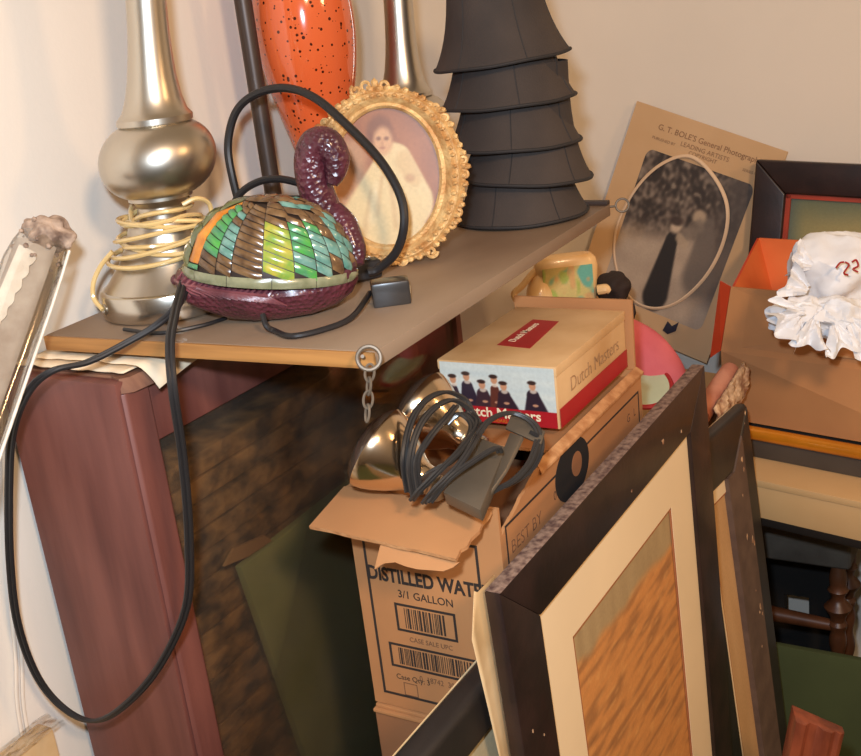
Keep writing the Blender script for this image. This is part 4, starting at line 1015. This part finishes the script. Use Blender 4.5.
# dark framed landscape on the wall side of the table
dA = pyy(760, 159, 2.235); dtv = V((.985, -.05, -.165 + .10)).normalized(); dsv = V((.02, .12, .99)); dsv = (dsv - dtv*dsv.dot(dtv)).normalized()
def small_frame():
    root = thing('framed_picture', 'dark wooden frame with thin red liner around a misty green landscape', 'picture frame', tuple(V((dA.x + .25, 2.2, .70))))
    n = dtv.cross(dsv).normalized(); n = n if n.y < 0 else -n
    w, h, bw, dp = .52, (dA.z - .702)/dsv.z, .062, .028
    def pt(u, v, q=0.): return dA + dtv*u - dsv*v + n*q
    for nm, q in {'top_rail': [(0, 0), (w, 0), (w - bw, bw), (bw, bw)], 'bottom_rail': [(0, h), (w, h), (w - bw, h - bw), (bw, h - bw)], 'left_stile': [(0, 0), (0, h), (bw, h - bw), (bw, bw)], 'right_stile': [(w, 0), (w, h), (w - bw, h - bw), (w - bw, bw)]}.items():
        b = B(); b.prism([pt(u, v, 0) for u, v in q], n*dp, 0, bev=.004, seg=3); b.build(nm, 'frame_dark', root)
    b = B(); l = .009
    for (u0, v0, u1, v1) in ((bw - .001, bw - .001, w - bw, bw + l), (bw - .001, h - bw - l, w - bw, h - bw), (bw - .001, bw - .001, bw + l, h - bw), (w - bw - l, bw, w - bw, h - bw)):
        b.prism([pt(u0, v0, .012), pt(u1, v0, .012), pt(u1, v1, .012), pt(u0, v1, .012)], n*.006)
    b.build('red_liner', 'teal_liner', root, smooth=0)
    def land(x, y):
        c = mixc((92, 108, 92), (118, 120, 84), .5 + .5*nz(x*5, y*6))
        c = mixc(c, (176, 158, 100), .8*ell(x, y, .42, .74, .42, .14, .7)); c = mixc(c, (70, 92, 88), .7*(1 - ss(.0, .5, y)))
        return mixc(c, (80, 100, 96), .7*(1 - ss(.0, .10, x)))
    picture('picture_print', pt(bw, h - bw, .010), dtv*(w - 2*bw), dsv*(h - 2*bw), 60, 60, land, 'print', root)
    b = B(); b.prism([pt(.003, .003, -.002), pt(w - .003, .003, -.002), pt(w - .003, h - .003, -.002), pt(.003, h - .003, -.002)], n*.004); b.build('backing', 'card_dark', root, smooth=0)
small_frame()

# large mounted photograph leaning in the corner
PY = 2.262
cTL, cTR, cBR = pyy(637, 101, PY), pyy(788, 152, PY - .006), pyy(684, 354, PY - .05)
cu = (cTR - cTL); cvv = (cBR - cTR); cvv = cvv - cu.normalized()*cvv.dot(cu.normalized()); cn = cu.cross(cvv).normalized(); cn = cn if cn.y < 0 else -cn
pc_ = thing('mounted_photograph', 'tan mounted photograph of two people in a garden, leaning tilted on the wall', 'photograph', tuple(cTL + cu*.5 + cvv))
b = B(); b.prism([cTL, cTR, cTR + cvv, cTL + cvv], -cn*.003); b.build('mount_card', 'old_card', pc_, smooth=0)
def garden(x, y):
    e = 1 - y; n = .5 + .5*nz(x, e, 9.); n2 = .5 + .5*nz(x, e, 26., 4)
    c = mixc((54, 46, 42), (128, 114, 102), ss(.35, .72, .5*n + .5*n2)); c = mixc(c, (150, 138, 122), .5*ss(.62, .8, n2)*(1 - ss(.2, .4, e)))
    path = ss(.42, .62, e + .12*x)
    c = mixc(c, mixc((166, 148, 130), (188, 170, 150), n), path)
    c = mixc(c, (86, 76, 70), .8*ss(.62, .9, x)*(1 - ss(.72, .9, e)))
    c = mixc(c, (110, 100, 92), .9*seg(x, e, .74, .34, .80, .66, .06, .13, .3)); c = mixc(c, (176, 156, 132), ell(x, e, .64, .30, .06, .045, .4)); c = mixc(c, (128, 116, 104), .8*seg(x, e, .66, .36, .56, .46, .05, .04, .4))
    c = mixc(c, (40, 36, 36), seg(x, e, .475, .50, .50, .88, .055, .115, .15)); c = mixc(c, (196, 176, 152), ell(x, e, .475, .405, .05, .05, .4)); c = mixc(c, (180, 160, 136), .8*seg(x, e, .53, .47, .60, .50, .03, .03, .4))
    c = mixc(c, (56, 44, 40), .9*ell(x, e, .46, .375, .06, .03, .4))
    return c
def rr_(a, b_):      # rounded corners
    x, y = a*2 - 1, b_*2 - 1; k = .12
    ex, ey = abs(x), abs(y)
    if ex > 1 - k and ey > 1 - k:
        dx, dy = (ex - 1 + k)/k, (ey - 1 + k)/k; m_ = max(dx, dy)/max(1e-6, math.hypot(dx, dy)); ex, ey = 1 - k + dx*m_*k, 1 - k + dy*m_*k
    return (.5 + .5*math.copysign(ex, x), .5 + .5*math.copysign(ey, y))
picture('garden_print', cTL + cu*.165 + cvv*.872 + cn*.0004, cu*.725, -cvv*.695, 90, 120, garden, 'print', pc_, rr_)
b = B(); un, vn = cu.normalized(), -cvv.normalized()
text(b, 'G. T. BOLE\'S General Photographs', cTL + cu*.53 + cvv*.085 + cn*.0006, un, vn, .0165, 'CENTER', 0, .0001, .95)
text(b, 'PUBLISHED BY', cTL + cu*.17 + cvv*.13 + cn*.0006, un, vn, .008, 'LEFT', 1)
text(b, 'LEADING ARTISTS', cTL + cu*.52 + cvv*.12 + cn*.0006, un, vn, .013, 'CENTER', 1); text(b, 'COPYRIGHT', cTL + cu*.52 + cvv*.145 + cn*.0006, un, vn, .011, 'CENTER', 1)
text(b, 'SERIES No. 2', cTL + cu*.78 + cvv*.135 + cn*.0006, un, vn, .008, 'LEFT', 1)
b.build('lettering', ['old_ink', 'old_ink'], pc_, smooth=0)
hc_ = pp(670, 232, cTL + cn*.008, cn); hu = cu.normalized(); hv = cvv.normalized()
hp_ = [pp(*p, cTL + cn*.006, cn) for p in ((689, 156), (712, 174), (727, 205), (724, 240), (706, 276), (678, 302), (651, 308), (628, 295), (615, 262), (617, 226), (635, 190), (660, 165))]
b = B(); b.tube(hp_, .0042, 8, 0, 8, True, flat=.6)
tag(b.build('oval_hoop', 'hoop'), 'thin pale oval hoop resting against the mounted photograph', 'hoop')
b = B(); nq = [pp(*p, cTL + cn*.002, cn) for p in ((663, 330), (668, 321), (672, 326), (679, 322), (676, 331), (668, 334))]; b.prism(nq, cn*.004, bev=.001)
tag(b.build('ribbon_scrap', 'navy'), 'small navy ribbon scrap at the lower edge of the mounted photograph', 'scrap')

# ------------------------------------------------------------------ things behind the cigar box, on the table's left end
def rotm(e): return Matrix.Rotation(e, 3, 'Z')
pk = thing('painted_pitcher', 'cream flask shaped pitcher with turquoise painted panel and loop handle behind cigar box', 'pitcher', tuple(V((-.86, 1.86, .70))))
ctr = D(566, 275, 1.985); ctr = V((ctr.x, ctr.y, 0))
fwd2 = V((R.col[2].x, R.col[2].y, 0)).normalized(); rgt2 = V((-fwd2.y, fwd2.x, 0))
def sect(z, hw, hd):
    return [ctr + rgt2*hw*math.copysign(abs(math.cos(a))**.55, math.cos(a)) + fwd2*hd*math.copysign(abs(math.sin(a))**.55, math.sin(a)) + V((0, 0, z)) for a in [2*PI*k/36 for k in range(36)]]
zt = D(566, 252, 1.985).z
pk.location = V((ctr.x, ctr.y, .70))
b = B(); b.rings([sect(.7005, .046, .03), sect(.74, .046, .026), sect(zt - .12, .047, .022), sect(zt - .06, .053, .021), sect(zt - .025, .057, .020), sect(zt - .010, .054, .018), sect(zt - .002, .046, .014), sect(zt, .036, .008)]); b.build('jug', 'ceramic', pk)
def patch(x, y):
    c = mixc((232, 196, 130), (206, 196, 120), .5 + .5*nz(x*4, y*4)); n = nz(x*4, y*5, 1, 7)
    c = mixc(c, (110, 180, 160), ss(.0, .25, n + .5*(x - .55))); c = mixc(c, (176, 190, 96), ss(.1, .3, nz(x*5, y*4, 1, 2) + .6*(.35 - x)))
    return mixc(c, (226, 168, 110), .7*ss(.15, .35, nz(x*6, y*6, 1, 11)))
picture('painted_panel', ctr - rgt2*.044 + fwd2*.0228 + V((0, 0, zt - .16)), rgt2*.088, V((0, 0, .142)), 40, 40, patch, 'print_gloss', pk)
b = B(); b.tube([D(541, 306, 1.99), D(540, 290, 1.985), D(541, 278, 1.985), D(543, 268, 1.985)], [.026, .024, .018, .009], 14, 0, 4); b.build('side_neck', 'ceramic', pk)
hl = [D(548, 262, 1.98), D(534, 272, 1.975), D(522, 286, 1.97), D(514, 294, 1.97), D(520, 302, 1.97), D(535, 297, 1.975), D(550, 292, 1.98)]
b = B(); b.tube(hl, .006, 9); b.build('handle', 'ceramic', pk)
b = B(); b.tube([D(598, 290, 1.96), D(606, 289, 1.955), D(610, 291, 1.955)], [.009, .009, .006], 10, 0, 5); b.build('spout', 'ceramic', pk)
b = B(); c_ = D(641, 358, 1.92)
def blob(b, c, r, rot, amp, seed, m=0):
    for v in b.ball((0, 0, 0), 1, m, 4):
        p = v.co.copy(); p *= 1 + amp*noise.noise(p*1.6 + V((seed, 0, 0))); v.co = V(c) + rot @ V((p.x*r[0], p.y*r[1], p.z*r[2]))
blob(b, c_ - V((0, 0, .0)), (.098, .05, .055), q3 @ Matrix.Rotation(-.72, 3, 'Z'), .06, 2)
tag(b.build('pink_cushion', 'pink'), 'rounded pink plush cushion lying on the table behind the water carton', 'cushion')
b = B(); blob(b, D(613, 287, 1.99), (.032, .030, .042), q3, .25, 6)
blob(b, D(623, 312, 2.0), (.022, .025, .05), q3, .25, 9)
tag(b.build('brown_wig', 'dark_fuzz'), 'dark brown tuft of hair beside the painted pitcher', 'wig')
dc = D(641, 385, 1.86); tin = thing('painted_dish', 'pale green dish with red rim under the pink cushion', 'dish', tuple(V((dc.x, dc.y, .70))))
b = B(); q_ = (Matrix.Rotation(.25, 3, 'X')); b.lathe([(.02, -.012), (.04, -.010), (.05, .0), (.046, .0035), (.0, .001)], dc, 36, 0, q3 @ Matrix.Rotation(-.75, 3, 'X')); b.build('bowl', 'white_glaze', tin)
b = B(); qq = q3 @ Matrix.Rotation(-.75, 3, 'X'); b.tube([dc + qq @ V((.050*math.cos(a), .050*math.sin(a), .001)) for a in [2*PI*k/24 for k in range(24)]], .0045, 8, 0, 2, True); b.build('rim', 'red', tin)
b = B(); bc = V((dc.x + .03, dc.y + .02, .70)); b.box(bc + V((0, 0, .016)), (.14, .10, .03), rotm(-.22), bev=.006); tag(b.build('teal_tin', 'teal'), 'low teal green tin on the table under the dish', 'tin')
# broken gilt moulding piece
g0 = D(724, 395, 1.735); mo = thing('broken_moulding', 'broken piece of old red gilt moulding with chipped plaster, behind the frames', 'moulding', tuple(V((g0.x, g0.y, .70))))
ma_, mb_ = D(731, 369, 1.82), D(700, 416, 1.74)
mx_ = (mb_ - ma_).normalized(); mr_ = mx_.cross(V((0, 0, 1))).normalized()
if mr_.x < 0: mr_ = -mr_
b = B(); b.tube([ma_, ma_ + mx_*.02, mb_], [.013, .0155, .016], 14, 0, 6); b.build('rounded_edge', 'terracotta', mo)
b = B(); lm = (mb_ - ma_).length
def rough(u, v):
    a = -.9 + 2.0*v; n = noise.noise(V((u*9, v*6, 2)))*.5 + noise.noise(V((u*22, v*15, 4)))*.35
    rr = .024 + .010*n
    return ma_ + mx_*(lm*u - .004) + mr_*(rr*math.cos(a*.9) + .004) + V((0, 0, -.014 - rr*math.sin(a)*1.4))
b.grid(rough, 26, 16); b.build('plaster', 'chipped', mo, smooth=25, solid=.004)
b = B(); b.prism([V((mb_.x - .004, mb_.y + .02, .7005)), V((ma_.x - .004, ma_.y, .7005)), ma_ + V((-.004, 0, -.010)), mb_ + V((-.004, .02, -.016))], mr_*.014); b.build('wooden_core', 'chair_wood', mo)

# ------------------------------------------------------------------ under and beside the table
# chair with turned leg
cl = D(838, 610, 2.08); chb = thing('wooden_chair', 'dark wooden chair with turned leg and grey seat in shadow under table', 'chair', tuple(V((cl.x - .12, cl.y + .06, 0))))
def turned(b, x, y, z0, z1, r):
    pr = []; n = 60
    for k in range(n + 1):
        f = k/n; q = .60 + .10*math.sin(f*42) + .42*math.exp(-((f - .80)/.022)**2) + .30*math.exp(-((f - .88)/.014)**2) + .30*math.exp(-((f - .71)/.014)**2) + .35*math.exp(-((f - .35)/.04)**2)
        pr.append((r*q, z0 + (z1 - z0)*f))
    b.lathe(pr, (x, y, 0), 20)
zs_ = D(838, 556, 2.08).z
for k, (dx, dy) in enumerate(((0, 0), (-.30, .0), (.0, .13), (-.30, .13))):
    b = B(); turned(b, cl.x + dx, cl.y + dy*.7, 0, zs_, .023); b.build('leg', 'chair_wood', chb)
z2 = D(800, 632, 2.08).z
b = B(); b.tube([(cl.x, cl.y, z2 - .004), (cl.x - .15, cl.y, z2), (cl.x - .30, cl.y, z2)], [.011, .016, .011], 12); b.build('stretcher', 'chair_wood', chb)
b = B(); b.bar((cl.x - .335, cl.y - .02, zs_), V((1, 0, 0)), V((0, 1, 0)), V((0, 0, 1)), .36, .13, .055, bev=.012, seg=3); b.build('seat', 'upholstery', chb)
gq = pz(785, 647, .365)
b = B(); b.bar((-.43, gq.y, .0), (1, 0, 0), (0, 1, 0), (0, 0, 1), .56, .012, .365, bev=.002)
tag(b.build('felt_board', 'carpet_flat'), 'dark green felt board standing on edge before the chair legs', 'board')
# black sheet added behind chair to stand for the under-table dark
yc = 2.12
def cxz(px, py): return pyy(px, py, yc)
ox0, ox1, oz0, oz1 = cxz(784, 600).x, cxz(809, 600).x, cxz(797, 621).z, cxz(797, 596).z
cx0, cx1, czt = cxz(700, 600).x, cxz(843, 600).x, .60
b = B()
for (x0, x1, z0, z1) in ((cx0, ox0, 0, czt), (ox1, cx1, 0, czt), (ox0, ox1, 0, oz0), (ox0, ox1, oz1, czt)):
    b.bar((x0, yc, z0), (1, 0, 0), (0, 1, 0), (0, 0, 1), x1 - x0, .03, z1 - z0)
tag(b.build('under_table_dark_sheet', 'dark_sheet'), 'black sheet with a square opening, added to darken the space under the table', 'dark_panel')
# red-brown moulding upright at lower right
m0 = D(818, 716, 1.42)
b = B(); pu = V((.93, .36, 0)).normalized(); pv = V((-.36, .93, 0)).normalized()
prof_ = [(0, 0), (.062, 0), (.062, .012), (.056, .020), (.050, .018), (.044, .026), (.034, .028), (.028, .022), (.018, .024), (.012, .034), (.0, .036)]
lean = V((.17, -.02, 1)).normalized()
base_ = m0 - lean*(m0.z/lean.z) - pu*.032
b.prism([base_ + pu*x - pv*y for x, y in prof_], lean*(m0.z/lean.z), bev=.001)
for v in b.bm.verts:
    if v.co.z > m0.z - .12: v.co.z -= .55*(v.co - m0).dot(pu) if v.co.z > m0.z - .05 else 0
tag(b.build('wood_moulding', 'red_wood'), 'length of reddish brown carved moulding standing up at lower right', 'moulding')

# ------------------------------------------------------------------ left edge: plastic wrapped lace roll, cord on the wall, wrapped carton
ra, rb = D(43, 236, 1.12), D(-2, 362, 1.07)
ax_ = (rb - ra).normalized(); ffr = (ra.z - .004)/-ax_.z
fw_ = V(R.col[2]); sd_ = ax_.cross(fw_).normalized(); nn_ = sd_.cross(ax_).normalized()
if sd_.dot(V(R.col[0])) < 0: sd_ = -sd_
if nn_.dot(CAM - ra) < 0: nn_ = -nn_
lr = thing('wrapped_lace_roll', 'clear plastic wrapped bundle of white lace with dusty top leaning on wall', 'bundle', tuple(ra + ax_*ffr))
def rl_(l, a, r0=.028, r1=.017): return ra + ax_*l + sd_*(r0*math.cos(a)) + nn_*(r1*math.sin(a))
b = B(); rg = []
Ls = [0, .012, .03, .05, .08, .11, .14, .17, .2, .25, .3, .4, .6, .8, ffr - .02]
for l in Ls:
    k = 1 if l > .02 else .78 + .22*l/.02
    rg.append([ra + ax_*l + sd_*((.030*k + .0016*nz(l*40, a*2, 1, 4))*math.cos(a)) + nn_*((.017*k + .0022*nz(l*50, a*3, 1, 8))*math.sin(a)) for a in [2*PI*j/28 for j in range(28)]])
b.rings(rg); b.build('plastic_wrap', 'plastic', lr, smooth=25)
b = B()
b.rings([[ra + ax_*l + sd_*(-.004 + .021*math.cos(a)) + nn_*(.010*math.sin(a)) for a in [2*PI*j/18 for j in range(18)]] for l in (.01, .2, .5, ffr - .03)]); b.build('rolled_fabric', 'greyed_fabric', lr)
b = B(); sc = []
for k in range(40):      # scalloped lace border
    f = k/39; l = .025 + .15*f; sc.append(ra + ax_*l + sd_*(.004 - .02*f + .0035*abs(math.sin(k*.48*1.6))) + nn_*.0125)
for k in range(40):
    f = 1 - k/39; l = .02 + .15*f; sc.append(ra + ax_*l + sd_*(-.014 - .008*f) + nn_*.0125)
b.prism(sc, nn_*.0012); b.build('scalloped_lace', 'lace', lr, smooth=0)
b = B(); blob(b, ra - ax_*.004 + sd_*.004, (.024, .017, .017), Matrix((sd_, nn_, ax_)).transposed(), .5, 4); rs = random.Random(3)
for k in range(26):
    a = rs.uniform(0, 2*PI); l = rs.uniform(-.01, .03); b.ball(rl_(l, a, .024, .0165), rs.uniform(.0012, .0032), 0, 1)
b.build('dusty_cap', 'dusty', lr)
b = B(); b.tube([rl_(.01, .0, .030, .017), rl_(.06, .0, .0315), rl_(.11, .0, .0315), rl_(.17, .0, .0315), rl_(.3, 0, .0315)], .0016, 6, 0, 5); b.build('worn_edge_tape', 'lace', lr)
# white cord down the wall
b = B()
for dx in (0, 6): b.tube([pxx(2 + dx, 410, WX + .006), pxx(7 + dx, 540, WX + .006), pxx(15 + dx, 650, WX + .006), pxx(28 + dx, 760, WX + .006), (WX + .006, pxx(30 + dx, 770, WX).y + .01, .3), (WX + .006, pxx(30 + dx, 770, WX).y + .012, .003)], .0022, 7)
tag(b.build('white_cord', 'white_cord'), 'pale double cord hanging straight down the left wall', 'cord')
wz = pyy(30, 728, .69).z
wc = thing('wrapped_box', 'pale tan box under crumpled clear plastic at the lower left corner', 'box', (-.98, .66, 0))
b = B(); c0 = pz(53, 727, wz); b.bar((WX + .008, c0.y - .19, 0), (1, 0, 0), (0, 1, 0), (0, 0, 1), c0.x - WX - .008 if c0.x - WX > .03 else .05, .19, wz, bev=.004); b.build('carton_body', 'kraft', wc)
b = B(); xw = c0.x - WX - .008 if c0.x - WX > .03 else .05
def film(u, v): return (WX + .010 + (xw + .008)*u, c0.y - .19 + .2*v, wz + .004 + .008*abs(nz(u*3, v*7, 1, 3)) + .003*nz(u*9, v*15))
b.grid(film, 14, 24); b.build('plastic_film', 'plastic', wc, smooth=15)

# ------------------------------------------------------------------ light
def area(name, loc, target, size, power, col):
    l = bpy.data.lights.new(name, 'AREA'); l.shape = 'DISK'; l.size = size; l.energy = power; l.color = col
    o = bpy.data.objects.new(name, l); COL.objects.link(o); o.location = loc
    o.rotation_euler = (V(target) - V(loc)).to_track_quat('-Z', 'Y').to_euler(); return o
area('warm_room_lamp', (.75, -.25, 2.15), (-.7, 1.3, 1.0), .22, 25, (1., .66, .38))
area('back_wall_warm_fill', (1.25, 1.05, 1.95), (-.4, 2.0, 1.0), .25, 7.5, (1., .58, .26))  # added fill from an unseen source, warms the back wall
area('camera_flash', CAM + V(R.col[0])*-.05 + V(R.col[1])*.10, CAM + ray(180, 400)*2, .05, 15.5, (.76, .92, 1.10))
wd = bpy.data.worlds.new('room_ambience'); SC.world = wd; wd.use_nodes = True
nt = wd.node_tree; bg = nt.nodes['Background']
tc = nt.nodes.new('ShaderNodeTexCoord'); sp = nt.nodes.new('ShaderNodeSeparateXYZ'); nt.links.new(tc.outputs['Generated'], sp.inputs[0])
rp = nt.nodes.new('ShaderNodeValToRGB'); rp.color_ramp.elements[0].position = .25; rp.color_ramp.elements[1].position = .75
rp.color_ramp.elements[0].color = (*lin((96, 74, 56)), 1); rp.color_ramp.elements[1].color = (*lin((236, 200, 160)), 1)
mr = nt.nodes.new('ShaderNodeMapRange'); mr.inputs[1].default_value = -1; mr.inputs[2].default_value = 1
nt.links.new(sp.outputs[2], mr.inputs[0]); nt.links.new(mr.outputs[0], rp.inputs[0]); nt.links.new(rp.outputs[0], bg.inputs[0]); bg.inputs[1].default_value = .40

vs = SC.view_settings; SC.display_settings.display_device = 'sRGB'
vs.view_transform = 'Standard'; vs.look = 'None'; vs.gamma = 1; vs.use_curve_mapping = False; vs.exposure = .0
